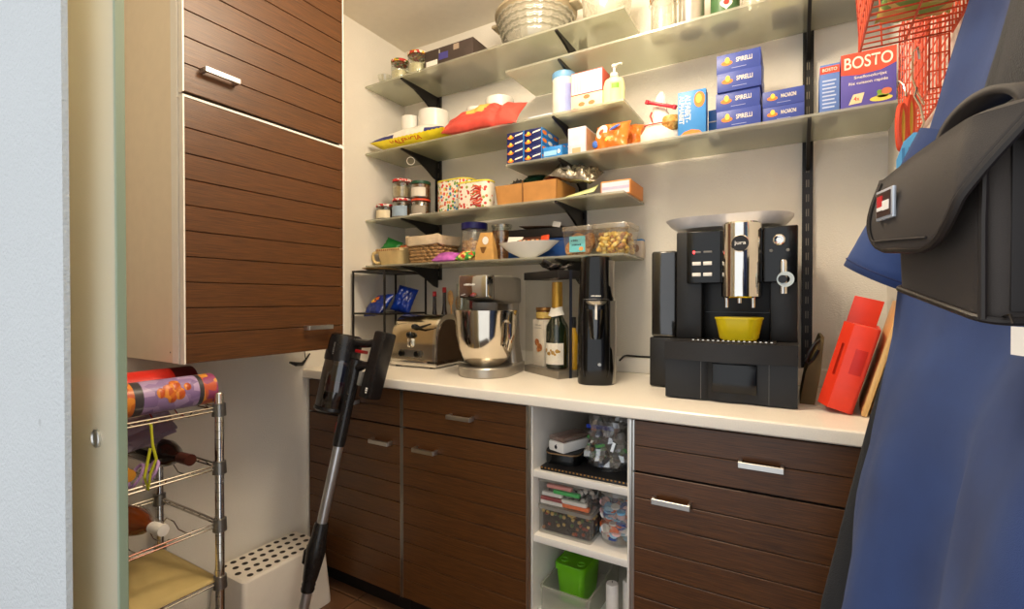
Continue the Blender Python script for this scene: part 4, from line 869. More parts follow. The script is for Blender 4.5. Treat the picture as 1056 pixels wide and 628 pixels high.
# lowest shelf: baskets and snacks
def wicker(label, loc, w, d, h, col, lining, rz=0, rows=9, name='wicker_basket'):
    t = thing(name, label, 'basket', loc, rz); wm = P('wicker_'+name, col, .7, var=.25, scale=60)
    bm = NB()
    for k in range(rows):
        z = h*(k+.5)/rows; s = 1+.10*z/h
        pts = []; base = rrect(w*s, d*s, .025, 4); dense = []
        for i in range(len(base)):
            a = Vector(base[i]); b = Vector(base[(i+1) % len(base)]); n = max(1, int((b-a).length/.008))
            for q in range(n): dense.append(a+(b-a)*q/n)
        for i, p in enumerate(dense):
            nn = p.normalized(); o_ = .0036*(1 if (i//2+k) % 2 else -1); pts.append((p.x+nn.x*o_, p.y+nn.y*o_, z))
        tube(bm, pts, h/rows*.52, 6, True)
    obj('woven_wall', bm, wm, t); B('bottom', wm, t, -w/2+.004, w/2-.004, -d/2+.004, d/2-.004, 0, .004, .001)
    if lining:
        bm = NB(); rr_ = []
        for z, o_ in ((h*.3, -.016), (h*.97, -.004), (h*1.07, .010), (h*1.05, .024), (h*.74, .022), (h*.70, .018)):
            rr_.append([(x+.003*math.sin(i*1.1), y+.003*math.cos(i*1.7), z+.004*math.sin(i*.9)) for i, (x, y) in enumerate(rrect(w*1.09+o_, d*1.09+o_, .03, 6))])
        loft(bm, rr_, False, False); obj('lining', bm, P('linen_beige', (214, 192, 160), .9, var=.1, bump=.3), t, solid=.002)
    return t
t = wicker('woven brown basket with beige cloth lining', (-1.475, 1.785, Z2), .172, .14, .118, (158, 122, 78), True, rows=8)
t = thing('plastic_basket', 'cream plastic basket with looped handle beside the wicker basket', 'basket', (-1.695, 1.775, Z2))
cb = P('basket_cream', (222, 196, 140), .5)
bm = NB(); loft(bm, [[(x, y, z) for x, y in rrect(.172*s, .13*s, .03, 5)] for z, s in ((0, .80), (.003, .82), (.062, .98), (.066, 1.02), (.08, 1.04), (.08, 1.0), (.064, .97), (.006, .80))]); obj('body', bm, cb, t)
bm = NB()
for k in range(13): box(bm, -.075+.012*k, -.069+.012*k, -.0695, -.066, .068, .077, .001, 1)
h_ = obj('lattice_holes', bm, P('hole_brown', (150, 96, 52), .6), t); h_['kind'] = 'stuff'
bm = NB(); tube(bm, [(-.082, -.055, .065), (-.098, -.06, .060), (-.108, -.055, .045), (-.104, -.05, .022), (-.09, -.045, .012), (-.07, -.04, .014)], .008, 8); obj('handle', bm, cb, t)
def small_packet(label, m, loc, rot, w, h, th, seed): return tag(obj('sweet_packet', (lambda b: (pillow(b, w, h, th, 12, 10, .008, seed), b)[1])(NB()), m, loc=loc, rot=rot, ang=50), label, 'packet', 'sweet packets on the lowest shelf')
small_packet('glossy green packet standing in the cream basket', P('packet_green2', (30, 120, 50), .3), (-1.72, 1.765, Z2+.098), (1.1, .35, .2), .09, .07, .02, 31)
small_packet('orange striped packet lying in the cream basket', specks('stripe_print', [(214, 90, 50), (60, 130, 60), (236, 210, 180)], 60, .4), (-1.655, 1.775, Z2+.085), (.6, -.25, .1), .09, .07, .02, 32)
small_packet('purple foil sweet packet on the lowest shelf', P('packet_purple', (184, 96, 176), .25, var=.3, scale=40), (-1.34, 1.715, Z2+.022), (.45, 0, .1), .12, .075, .035, 33)
small_packet('green and red wrapped sweets beside the kraft bag', specks('sweet_print', [(90, 170, 60), (206, 60, 50), (230, 220, 120), (60, 140, 70)], 70, .3), (-1.232, 1.71, Z2+.022), (.45, 0, -.1), .09, .055, .035, 34)
nuts_m = specks('cashew_print', [(206, 158, 92), (190, 138, 72), (222, 180, 118), (176, 120, 60)], 90, .5)
def pieces(name, parent, n, r0, zmax, m, size, seed, shape='blob', wx=None, wy=None):
    rnd = random.Random(seed); bm = NB()
    for k in range(n):
        if wx: x, y = rnd.uniform(-wx, wx), rnd.uniform(-wy, wy)
        else:
            a = rnd.uniform(0, 2*PI); q = r0*math.sqrt(rnd.uniform(.45, 1)); x, y = q*math.cos(a), q*math.sin(a)
        z = rnd.uniform(size, zmax)
        M = Matrix.Translation((x, y, z)) @ Matrix.Rotation(rnd.uniform(0, 6), 4, 'X') @ Matrix.Rotation(rnd.uniform(0, 6), 4, 'Z')
        if shape == 'disc': fs = lathe(bm, [(0, -size*.18), (size, -size*.18), (size, size*.18), (0, size*.18)], 10, M=M)
        elif shape == 'stick': fs = box(bm, -size*1.2, size*1.2, -size*.4, size*.4, -size*.3, size*.3, M=M)
        else: fs = lathe(bm, [(0, -size*.8), (size*.8, -size*.4), (size, .1*size), (size*.6, size*.7), (0, size*.9)], 7, M=M)
        mi = rnd.randrange(len(m) if isinstance(m, list) else 1)
        for f in fs: f.material_index = mi
    o = obj(name, bm, m, parent, ang=50); o['kind'] = 'stuff'; return o
t = jar('nut_jar', 'clear jar of cashew nuts with navy blue screw lid', (-1.252, 1.80, Z2), .058, .175, P('lid_navy', (34, 32, 110), .35), None, .5, .028, gl=plast)
LT('nut_core', nuts_m, t, [(0, .006), (.047, .007), (.047, .094), (0, .098)], 20); pieces('cashews', t, 130, .049, .104, nuts_m, .008, 3)
t = jar('cookie_jar', 'small clear jar of brown biscuits behind the kraft bag', (-1.135, 1.845, Z2), .046, .165, clear('clear_lid', (240, 240, 236), .2, .1), specks('dark_biscuit', [(150, 96, 50), (120, 70, 36), (176, 120, 66)], 80), .85, .014)
t = thing('kraft_bag', 'upright kraft paper bag with white round sticker', 'bag', (-1.135, 1.70, Z2), .1)
bm = NB(); loft(bm, [[(x, y+.025, z) for x, y in rrect(w, d, .004, 2)] for z, w, d in ((0, .092, .048), (.05, .082, .044), (.09, .066, .026), (.118, .058, .006))]); obj('pouch', bm, kraft, t, smooth=False)
patch(t, ov(.005, .082, .014, .017), paper_w, 'sticker', y=.0045, t=.002); patch(t, [(-.018, .055), (.012, .055), (.0, .028), (-.01, .03)], P('window_dark', (120, 84, 44), .3), 'window', y=.001, t=.002)
o = carton('blue_crate', 'long blue plastic box behind the white bowl', 'box', (-.925, 1.815, Z2), .32, .115, .085, P('crate_blue', (34, 80, 150), .35), bev=.006)
B('rim', P('crate_blue2', (46, 96, 170), .35), o, -.164, .164, -.004, .119, .076, .088, .003)
t = thing('shallow_bowl', 'shallow white bowl in front of the blue box', 'bowl', (-.945, 1.742, Z2))
LT('bowl', white_cer, t, [(0, 0), (.03, 0), (.034, .004), (.09, .03), (.135, .064), (.138, .066), (.133, .066), (.086, .036), (.03, .009), (0, .007)], 44, sy=.44)
for k, (lab, m, x, y, z, rx, ry, w, h) in enumerate((('white chocolate bar wrapper standing in the shallow bowl', paper_w, -1.015, 1.752, .066, 1.2, .05, .07, .06), ('dark chocolate packet with orange end in the shallow bowl', P('choc_wrap', (70, 36, 24), .4), -.945, 1.752, .068, 1.1, .0, .12, .045), ('small red packet end standing in the shallow bowl', P('red_wrap', (214, 76, 40), .4), -.875, 1.752, .07, 1.15, -.1, .035, .05))):
    bm = NB(); box(bm, -w/2, w/2, -h/2, h/2, -.004, .004, .0015); o = tag(obj('chocolate_packet', bm, m, loc=(x, y, Z2+z), rot=(rx, ry, 0)), lab, 'packet', 'chocolate packets in the bowl')
    if k == 1:
        for q in range(5): B('printed_square', P('choc_print%d' % (q % 2), ((214, 130, 60), (236, 206, 170))[q % 2], .5), o, -.05+.02*q, -.038+.02*q, -.012, .01, .0041, .0048, 0)
    if k == 0: text(o, '~3', .010, .03, rd2, (0, 0, .0046), (0, 0, 0))
o = carton('games_case', 'black flat case lying on the blue box', 'case', (-.925, 1.80, Z2+.0885), .30, .12, .042, P('case_black', (30, 28, 28), .5), bev=.004)
bm = NB(); sheet(bm, [[(-.10+.2*u, .1*v, .004+.006*v+.012*(1-u)*(1-v)) for u in [q/5 for q in range(6)]] for v in (0, .5, 1)]); tag(obj('brown_folder', bm, P('folder_brown', (110, 84, 66), .6), loc=(-.93, 1.815, Z2+.1315), solid=.002), 'brown paper folder lying on the black flat case', 'folder')
bm = NB(); box(bm, -.015, .02, 0, .003, 0, .022); tag(obj('paper_note', bm, paper_w, loc=(-.85, 1.797, Z2+.131), rot=(-.3, .2, 0)), 'small folded white note on the black flat case', 'paper')
def tub(label, loc, w, d, h, rimm, grp='clear snack tubs'):
    t = thing('snack_tub', label, 'tub', loc, 0, grp)
    bm = NB(); loft(bm, [[(x, y+d/2, z) for x, y in rrect(w*s, d*s, .02, 5)] for z, s in ((0, .84), (.002, .86), (h*.9, .99))], True, False); obj('tub', bm, plast, t)
    bm = NB(); loft(bm, [[(x, y+d/2, z) for x, y in rrect(w*s, d*s, .022, 5)] for z, s in ((h*.84, .985), (h*.84, 1.03), (h*.97, 1.04), (h, 1.02), (h, .5))]); obj('lid', bm, rimm, t)
    return t
t = tub('clear tub of round biscuits with turquoise label', (-.722, 1.71, Z2), .128, .13, .112, clear('tub_lid_a', (236, 230, 220), .14, .12, (210, 200, 186), .3))
bm = NB(); rnd = random.Random(4); bis = specks('round_biscuit', [(190, 130, 70), (206, 150, 88), (170, 110, 56)], 160)
for k in range(10): lathe(bm, [(0, -.004), (.030, -.004), (.032, 0), (.028, .005), (0, .006)], 18, M=Matrix.Translation((-.03+.02*(k % 4), .028+.008*k, .033+.028*(k % 2))) @ Matrix.Rotation(PI/2-.25, 4, 'X') @ Matrix.Rotation(.3*(k % 3-1), 4, 'Y'))
o = obj('biscuits', bm, bis, t); o['kind'] = 'stuff'
tq = P('turquoise', (110, 190, 196), .5); lb = patch(t, rc(-.03, .034, .014, .074), tq, 'label', y=.0055, t=.001); text(lb, '~4', .007, .03, P('label_ink', (40, 70, 80), .5), (-.008, .0050, .058)); text(lb, '~6', .006, .038, P('label_ink', (40, 70, 80), .5), (0, .0050, .042)); patch(lb, ov(.018, .026, .009, .008), P('label_orange', (226, 160, 90), .5), y=.0047, t=.0006)
t = tub('clear tub of yellow caramel popcorn', (-.588, 1.70, Z2), .138, .15, .112, clear('tub_lid_b', (238, 234, 226), .14, .12, (222, 214, 200), .35))
pop = [P('popcorn_a', (240, 200, 90), .6), P('popcorn_b', (226, 176, 66), .6), P('popcorn_c', (246, 222, 140), .6), P('popcorn_d', (176, 118, 50), .6)]
o = pieces('popcorn', t, 420, .05, .080, pop, .0095, 6, wx=.052, wy=.058); o.location = (0, .075, 0)
o = carton('matchbox_carton', 'small white carton with light blue top at the end of the lowest shelf', 'box', (-.548, 1.895, Z2), .05, .04, .065, P('carton_pale', (214, 200, 186), .6)); B('blue_top', pblue, o, -.0255, .0255, -.0005, .0405, .0652, .071, .001); patch(o, ov(0, .035, .014, .016), P('print_taupe', (170, 140, 120), .5))
bm = NB(); tube(bm, [(.018*math.cos(a), 0, .018*math.sin(a)) for a in [2*PI*k/20 for k in range(20)]], .0016, 6, True); tag(obj('key_ring', bm, white_pl, loc=(-1.579, 1.745, 1.856), rot=(0, 0, .6)), 'thin white ring hanging from a shelf bracket', 'ring')
# ------------------------------------------------------------------ things in the open shelf unit
mat_ = thing('serving_mat', 'black mat with gold beaded edge on the top niche shelf', 'mat', (-.556, 1.372, .6605))
B('mat', P('mat_black', (24, 22, 22), .45), mat_, -.145, .145, 0, .36, 0, .012, .002)
bm = NB()
for k in range(24): box(bm, -.141+.012*k, -.136+.012*k, -.0015, .001, .007, .011)
o = obj('gold_beads', bm, P('bead_gold', (190, 140, 70), .4, .6), mat_, smooth=False); o['kind'] = 'stuff'
t = thing('black_case', 'black oblong tin with tan rim under the white phone box', 'case', (-.648, 1.41, .6735), .1)
bm = NB(); loft(bm, [[(x, y+.1, z) for x, y in rrect(.115, .2, .03, 6)] for z in (0, .03)]); obj('body', bm, black_pl, t); bm = NB(); loft(bm, [[(x*1.01, y*1.005+.1, z) for x, y in rrect(.115, .2, .03, 6)] for z in (.03, .034)]); obj('rim', bm, P('rim_tan', (150, 116, 80), .4, .4), t); bm = NB(); loft(bm, [[(x, y+.1, z) for x, y in rrect(.113, .198, .03, 6)] for z in (.0342, .039)]); obj('lid', bm, black_mt, t)
t = thing('phone_box', 'white phone box with dark round mark on its end', 'box', (-.662, 1.405, .713), -.35)
B('base', white_pl, t, -.034, .034, 0, .13, 0, .034, .006); B('lid', clear('phone_lid', (226, 206, 196), .14, .06, (206, 180, 166), .4), t, -.0335, .0335, .0005, .1295, .0345, .05, .005)
B('device', P('screen_tan', (150, 116, 100), .2), t, -.026, .026, .008, .122, .0346, .04, .003)
o = patch(t, ov(.0, .0165, .0055, .0062), P('mark_black', (24, 22, 24), .4), 'apple_mark', y=-.0008, t=.001); patch(o, [(.0, .0235), (.003, .0265), (.0035, .0245), (.001, .0228)], P('mark_black', (24, 22, 24), .4), 'mark_leaf', y=-.0008, t=.001)
t = thing('clip_box', 'clear storage box with blue clips at the back of the niche', 'box', (-.556, 1.77, .6735))
bm = NB(); loft(bm, [[(x, y+.05, z) for x, y in rrect(.27*s, .10*s, .02, 4)] for z, s in ((0, .94), (.003, .95), (.162, 1))], True, False); obj('tub', bm, milky, t); B('lid', milky, t, -.137, .137, -.002, .102, .163, .174, .004)
for x in (-.08, .095): B('clip', P('clip_blue', (30, 60, 170), .35), t, x-.02, x+.02, -.010, -.003, .125, .180, .004)
for k in range(3): B('rib', milky, t, -.12, .12, -.003, .001, .03+.025*k, .034+.025*k, .001)
rows = []; cs = []
for q in range(10):
    u = q/9; z = .15*u; rr = (.058, .070, .072, .066, .060, .056, .05, .046, .05, .056)[q]
    rows.append([((rr*1.0+.03*noise.noise(Vector((math.cos(a)*2.5, math.sin(a)*2.5, z*40))))*math.cos(a), (rr*.85+.03*noise.noise(Vector((math.cos(a)*2.5+9, math.sin(a)*2.5, z*28))))*math.sin(a), z) for a in [2*PI*k/30 for k in range(30)]])
t = thing('plastic_bag', 'crumpled clear plastic bag of small parts in front of the blue clip box', 'bag', (-.512, 1.475, .6735))
bm = NB(); loft(bm, rows, True, False); obj('bag_film', bm, clear('crinkle_film', (232, 232, 232), .30, .12, (220, 222, 224), .16), t, ang=8)
pieces('bag_contents', t, 70, .055, .085, [P('bits_grey', (150, 148, 144), .4), P('bits_brown', (120, 84, 56), .5), P('bits_silver', (200, 200, 200), .2, .8), P('bits_dark', (50, 46, 44), .5), P('bits_green', (96, 160, 90), .5)], .012, 11, 'stick')
B('blue_strip', P('clip_blue', (30, 60, 170), .35), t, -.07, .02, -.012, -.006, .115, .128, .002)
def drawer_box(label, loc, fill):
    t = thing('organiser_box', label, 'box', loc, 0, 'clear organiser boxes')
    bm = NB(); loft(bm, [[(x, y+.10, z) for x, y in rrect(.178, .20, .008, 3)] for z in (0, .002, .084)], True, False); obj('tub', bm, plast, t)
    bm = NB(); loft(bm, [[(x, y+.10, z) for x, y in rrect(.178+o_, .20+o_, .009, 3)] for z, o_ in ((.078, 0), (.078, .004), (.088, .004), (.088, -.02))], False, False); obj('rim', bm, milky, t)
    bm = NB(); loft(bm, [[(x, y+.10, z) for x, y in rrect(.170, .192, .006, 3)] for z in (.088, .0885)]); obj('lid', bm, plast, t); return t
t = drawer_box('clear organiser box full of dark beads under another box', (-.6255, 1.385, .4545), None)
o = pieces('beads', t, 420, .05, .066, [P('bead%d' % k, c, .4) for k, c in enumerate(((40, 34, 30), (150, 96, 50), (190, 160, 90), (90, 110, 60), (140, 60, 40)))], .0065, 14, wx=.08, wy=.09); o.location = (0, .10, .003)
LT('bead_bed', P('bead_dark', (40, 34, 30), .5), t, [(0, .003), (.115, .003), (.115, .058), (0, .058)], 4, loc=(0, .10, 0), rot=(0, 0, PI/4), sx=1)
t = drawer_box('clear organiser box with coloured chalks on top of the bead box', (-.6255, 1.385, .5435), None)
o = pieces('trinkets', t, 160, .05, .05, [P('trinket%d' % k, c, .4) for k, c in enumerate(((30, 28, 28), (220, 210, 200), (60, 50, 46), (150, 140, 130)))], .009, 15, wx=.078, wy=.08); o.location = (0, .11, .003)
for k, (x, z, c, w) in enumerate(((-.02, .062, (232, 150, 140), .085), (.005, .047, (60, 190, 90), .09), (-.045, .035, (236, 230, 224), .07), (-.045, .020, (150, 30, 36), .08), (.03, .022, (236, 228, 220), .085), (.035, .010, (236, 110, 40), .09), (-.045, .008, (232, 226, 220), .08))):
    B('chalk_block', P('chalk%d' % k, c, .6), t, x-w/2, x+w/2, .006, .022, z-.006, z+.006, .003)
t = thing('foam_tub', 'round clear tub of coloured foam shapes in the niche', 'tub', (-.474, 1.465, .4545))
LT('tub', plast, t, [(0, .001), (.05, 0), (.054, .004), (.056, .15), (.057, .155), (.054, .155), (.052, .005), (0, .004)], 36); LT('lid', milky, t, [(.0560, .150), (.0575, .150), (.0575, .168), (.055, .172), (0, .172)], 36)
cols = [P('foam%d' % k, c, .6) for k, c in enumerate(((120, 180, 220), (236, 110, 50), (238, 230, 224), (50, 80, 150), (230, 190, 190), (160, 200, 226)))]
pieces('foam_shapes', t, 130, .047, .118, cols, .014, 17, 'disc')
t = thing('clear_tray', 'clear plastic drawer holding the lime green box', 'tray', (-.625, 1.385, .2005))
bm = NB(); loft(bm, [[(x, y+.15, z) for x, y in rrect(.165, .30, .012, 3)] for z in (0, .002, .08)], True, False); obj('tub', bm, milky, t); bm = NB(); loft(bm, [[(x, y+.15, z) for x, y in rrect(.165+o_, .30+o_, .013, 3)] for z, o_ in ((.074, 0), (.074, .006), (.083, .006), (.083, -.006), (.074, -.006))], False, False); obj('rim', bm, milky, t)
t = thing('green_box', 'lime green lidded plastic box standing in the clear drawer', 'box', (-.636, 1.44, .2035), -.05)
gm = P('lime_plastic', (110, 190, 20), .3, var=.05, trans=.15)
bm = NB(); loft(bm, [[(x, y+.08, z) for x, y in rrect(.105*s, .15*s, .02, 5)] for z, s in ((0, .82), (.004, .84), (.115, .97))]); obj('tub', bm, gm, t); bm = NB(); loft(bm, [[(x, y+.08, z) for x, y in rrect(.105*s, .15*s, .02, 5)] for z, s in ((.112, .98), (.112, 1.04), (.128, 1.04), (.132, 1.0), (.129, .94), (.129, .5))]); obj('lid', bm, gm, t)
for x in (-.03, .03): LT('lid_dimple', gm, t, [(.010, .0), (.012, .003), (.014, 0)], 16, loc=(x, .04, .129))
for k, (x, y) in enumerate(((-.487, 1.44), (-.447, 1.48))):
    t = LT('candle', P('candle_white', (234, 228, 220), .5), None, [(0, 0), (.017, 0), (.019, .003), (.019, .12), (.017, .126), (0, .127)], 24, loc=(x, y, .2005)); tag(t, ('white candle beside the clear drawer', 'white candle next to the niche side')[k]+' on the bottom niche shelf', 'candle', 'white candles')
    TB('wick', black_mt, t, [(0, 0, .126), (.001, 0, .134)], .001, 6)

# ------------------------------------------------------------------ chrome wire rack by the left wall
t = thing('wire_rack', 'chrome wire shelving rack under the wall cabinet', 'rack', (-1.605, .5875, 0))
HX, HY = .175, .1875
for sx in (-1, 1):
    for sy in (-1, 1):
        p = LT('post', chrome, t, [(0, .002), (.011, .002), (.0118, .01), (.0118, .93), (.009, .934), (0, .934)], 16, loc=(sx*HX, sy*HY, 0))
        bm = NB()
        for k in range(1, 37): lathe(bm, [(.0117, .025*k-.0007), (.0120, .025*k), (.0117, .025*k+.0007)], 16)
        obj('grooves', bm, P('groove_grey', (70, 68, 66), .4, .5), p)['kind'] = 'stuff'
        for z in (.886, .72, .555, .39): LT('collar', P('collar_steel', (150, 148, 144), .3, .9), p, [(.0118, z-.02), (.0185, z-.019), (.0170, z+.016), (.0118, z+.018)], 20)
for z in (.886, .72, .555, .39, .10):
    bm = NB()
    for dz in (0, -.020 if z > .2 else -.015):
        for s in (-1, 1):
            tube(bm, [(s*HX, -HY, z+dz*.5+.006), (s*HX, HY, z+dz*.5+.006)], .0028, 6); tube(bm, [(-HX, s*HY, z+dz*.5+.006), (HX, s*HY, z+dz*.5+.006)], .0028, 6)
    for s in (-1, 1):
        tube(bm, [(-HX+2*HX*q/24, s*HY, z+.001+.006*math.cos(q*PI/3)) for q in range(25)], .0018, 5)
    for k in range(1, 6):
        y = -HY+2*HY*k/6; tube(bm, [(-HX, y, z+.004), (-HX*.55, y, z+.003), (-HX*.4, y, z-.014), (-HX*.05, y, z-.014), (.05*HX, y, z+.003), (HX*.3, y, z+.003), (HX*.45, y, z-.014), (HX*.8, y, z-.014), (HX*.9, y, z+.003), (HX, y, z+.004)], .0018, 5)
    obj('wire_shelf', bm, chrome, t)
def roll(name, label, loc, r, L, mats, bands):
    # roll lying along Y, bands: (y0, y1, material index)
    bm = NB()
    for a, b, i in bands:
        setm(lathe(bm, [(r, a), (r, b)], 30), i)
    setm(lathe(bm, [(r, 0), (r*.93, -.001), (r*.93, .01), (0, .01)], 30), 0); setm(lathe(bm, [(r, L), (r*.95, L+.001), (0, L+.001)], 30), len(mats)-1)
    return tag(obj(name, bm, mats, loc=loc, rot=(-PI/2, 0, 0)), label, 'roll')
og = specks('ornament_orange', [(206, 110, 40), (226, 140, 50), (190, 84, 40)], 60, .35); lil = specks('ornament_lilac', [(150, 124, 170), (176, 150, 190), (136, 110, 156)], 40, .35); dk = P('ornament_dark', (66, 62, 66), .35); rd_ = specks('ornament_red', [(196, 90, 60), (150, 70, 110), (220, 150, 60)], 45, .35)
o = roll('gift_wrap_roll', 'gift wrap roll patterned in orange and lilac on the top rack shelf', (-1.485, .42, .9405), .044, .36, [og, dk, lil, rd_], [(0, .155, 0), (.155, .175, 1), (.175, .31, 2), (.31, .322, 1), (.322, .36, 3)])
for a, y, r in ((.35, .235, .02), (.1, .26, .016), (.65, .25, .018), (.3, .215, .014), (.5, .28, .012), (-.1, .24, .014)):
    LT('cat_ornament', og, o, [(0, .0455), (r, .0448)], 14, loc=(0, 0, y), rot=(PI/2, 0, PI/2+a+.3)) if False else LT('orange_ornament', og, o, [(0, .0012), (r*.7, .0), (r, -.003)], 14, loc=(.0447*math.cos(a), -.0447*math.sin(a), y), rot=(0, PI/2, -a))
roll('red_wrap_roll', 'plain red gift wrap roll behind the patterned roll', (-1.575, .42, .9490), .052, .35, [red, red, P('dark_red_end', (96, 20, 22), .5)], [(0, .28, 0), (.28, .29, 1), (.29, .35, 2)])
def lying_bottle(label, loc, gm, cm, L, r, rz):
    t = thing('lying_bottle', label, 'bottle', loc, 0, 'bottles lying on the rack'); t.rotation_euler = (0, PI/2, rz)
    LT('glass_body', gm, t, [(0, 0), (r*.9, 0), (r, .006), (r, L*.6), (r*.7, L*.72), (r*.4, L*.78), (r*.36, L*.86), (0, L*.86)], 24); LT('capsule', cm, t, [(r*.4, L*.84), (r*.42, L), (0, L+.001)], 18)
dg = P('dark_bottle_glass', (26, 18, 14), .08, coat=.5)
lying_bottle('dark wine bottle lying with its neck out between rack wires', (-1.712, .675, .766), dg, P('brown_capsule', (70, 32, 22), .35), .30, .037, .05)
lying_bottle('dark bottle with yellow capsule lying on the second rack shelf', (-1.725, .565, .766), dg, P('ochre_capsule', (190, 130, 40), .4), .31, .037, -.05)
lying_bottle('amber bottle lying with white cap on the third rack shelf', (-1.715, .590, .600), P('amber_glass', (120, 56, 20), .1, coat=.5), P('cap_white', (232, 226, 218), .4), .30, .036, .12)
bm = NB(); rows = []
for q in range(13):
    u = q/12; rows.append([(-1.60+.03*noise.noise(Vector((u*6, w*5, 1)))+.10*math.sin(w*PI*.5)*(1-.5*u), .43+.29*u, .872-.085*w*(1-.35*u**3)-.012*noise.noise(Vector((u*5, w*5, 3)))) for w in [k/12 for k in range(13)]])
sheet(bm, rows); tag(obj('mesh_bag', bm, clear('lilac_mesh', (226, 214, 226), .04, .4, (178, 156, 184), .42), solid=.0015), 'sheer lilac mesh bag hanging below the top rack shelf', 'bag')
TB('ribbon_strap', P('strap_lime', (190, 190, 40), .6), None, [(-1.426, .603, .880), (-1.424, .605, .83), (-1.421, .612, .79), (-1.424, .600, .755), (-1.424, .595, .715), (-1.42, .585, .75), (-1.424, .600, .82)], .0035, 6); tag(bpy.data.objects['ribbon_strap'], 'thin yellow green strap hanging through the rack shelf', 'strap')
t = thing('craft_scissors', 'lilac handled scissors lying on the second rack shelf', 'scissors', (-1.46, .60, .738)); lp = P('lilac_plastic', (176, 140, 190), .4)
for s in (-1, 1): TB('handle', lp, t, [(.02*math.cos(a), s*.017+.014*math.sin(a), .025*math.sin(a)+.01) for a in [2*PI*k/18 for k in range(18)]], .004, 8, True)
B('blade', steel, t, -.14, -.015, -.006, .006, .0, .003, .0005)
bm = NB(); rows = []
for q in range(15):
    u = q/14; rows.append([(-1.772+.345*w, .41+.365*u, .397+.055*math.sin(u*PI)*w*(1-w)*2.0+.05*(1-u)**2*(1-w)+.022*math.sin(w*PI)*math.sin(u*PI*1.0)) for w in [k/14 for k in range(15)]])
sheet(bm, rows); tag(obj('tan_sheet', bm, P('tan_card', (196, 172, 112), .7, var=.05), solid=.002), 'tan flexible sheet lying on the fourth rack shelf', 'sheet')
o = lying_bottle('dark bottle lying on the rack shelf under the tan sheet', (-1.70, .60, .146), dg, black_mt, .30, .037, .02)
# perforated white box
t = thing('perforated_box', 'white plastic box with rows of round holes in its top', 'box', (-1.70, 1.1125, .0035))
bm = NB(); loft(bm, [[(x, y, z) for x, y in rrect(.19*s+e, .33+e2, .018, 5)] for z, s, e, e2 in ((0, 1, .034, .034), (.02, 1, .034, .034), (.222, 1, .006, .004), (.234, 1, .0, 0), (.240, 1, -.014, -.014))]); obj('housing', bm, P('ivory_plastic', (236, 226, 212), .4, var=.02), t)
hm = P('hole_dark', (52, 44, 38), .8)
hb = NB(); lathe(hb, [(0, .0), (.0105, .0), (.0105, .0009), (0, .0009)], 14); h0 = None
for i in range(4):
    for j in range(9):
        x = -.066+.044*i; y = -.142+.034*j+(.017 if i % 2 else 0)
        if y > .15: continue
        if h0 is None: h0 = obj('hole', hb, hm, t, loc=(x, y, .2395))
        else: c = h0.copy(); COL.objects.link(c); c.parent = t; c.location = (x, y, .2395)

# ------------------------------------------------------------------ right wall: baskets, hooks, coats, bag
def wire_basket(label, x0, x1, y0, y1, z0, z1, nx, ny, nz, flare=.0, bm_only=False):
    t = thing('wire_basket', label, 'basket', (x0, y0, z0), group='orange wire baskets'); w, d, h = x1-x0, y1-y0, z1-z0; r = .0016
    fx = lambda z: -flare*z/h
    bm = NB()
    for k in range(ny+1): tube(bm, [(0, d*k/ny, 0), (w, d*k/ny, 0)], r, 6)
    for k in range(nx+1): tube(bm, [(w*k/nx, 0, -.003), (w*k/nx, d, -.003)], r*1.2, 6)
    obj('bottom_grid', bm, orange_wire, t)
    for nm, f in (('front_grid', lambda s, z: (fx(z), d*s, z)), ('back_grid', lambda s, z: (w, d*s, z)), ('end_grid', lambda s, z: (w*s+fx(z)*(1-s), d, z)), ('end_grid', lambda s, z: (w*s+fx(z)*(1-s), 0, z))):
        n = ny if nm != 'end_grid' else nx*2; bm = NB()
        for k in range(n+1): tube(bm, [f(k/n, 0), f(k/n, h)], r, 6)
        for k in range(nz+1): tube(bm, [f(0, h*k/nz), f(1, h*k/nz)], r*(1.8 if k == nz else 1), 6)
        obj(nm, bm, orange_wire, t)
    return t
t = wire_basket('large orange wire basket high on the right wall', .105, .243, .86, 1.18, 1.693, 1.85, 2, 14, 5, .010)
bm = NB(); box(bm, -.003, .003, .318, .324, -.002, .157); box(bm, -.003, .003, .30, .304, -.002, .157); obj('corner_strap', bm, orange_wire, t)
t2 = wire_basket('narrow orange wire pocket basket near the glass shelf end', .214, .243, 1.20, 1.52, 1.60, 1.86, 1, 10, 8)
small = packet('salad_bag', 'pale green bag lying in the large orange wire basket', specks('salad_print', [(190, 200, 90), (226, 214, 130), (130, 180, 90), (214, 190, 110)], 30, .5), (.18, 1.04, 1.725), (0, .1, 0), .11, .24, .05, 41, .012); small['category'] = 'bag'; del small['group']
t = thing('kitchen_scissors', 'orange handled scissors hanging beside the shelf end', 'scissors', (.178, 1.19, 1.49), .85)
so = P('scissor_orange', (224, 76, 40), .4); sy_ = P('scissor_yellow', (226, 180, 60), .4)
for s, hh in ((-1, .0), (1, .018)):
    TB('handle', so, t, [(s*.011+.009*math.cos(a), 0, .04+hh+.042*math.sin(a)) for a in [2*PI*k/24 for k in range(24)]], .0055, 8, True)
    TB('handle_lining', sy_, t, [(s*.011+.0045*math.cos(a), 0, .04+hh+.036*math.sin(a)) for a in [2*PI*k/24 for k in range(24)]], .0035, 8, True)
B('shank', so, t, -.012, .012, -.004, .004, -.03, .004, .003)
bm = NB(); prism(bm, [(-.009, -.03), (.009, -.03), (.004, -.12), (0, -.135)], -.0015, .0015, 'xz'); obj('blade', bm, steel, t)
TB('hook', steel, t, [(.002, 0, .10), (.004, .006, .125), (.012, .02, .14), (.022, .03, .125)], .0014, 6)
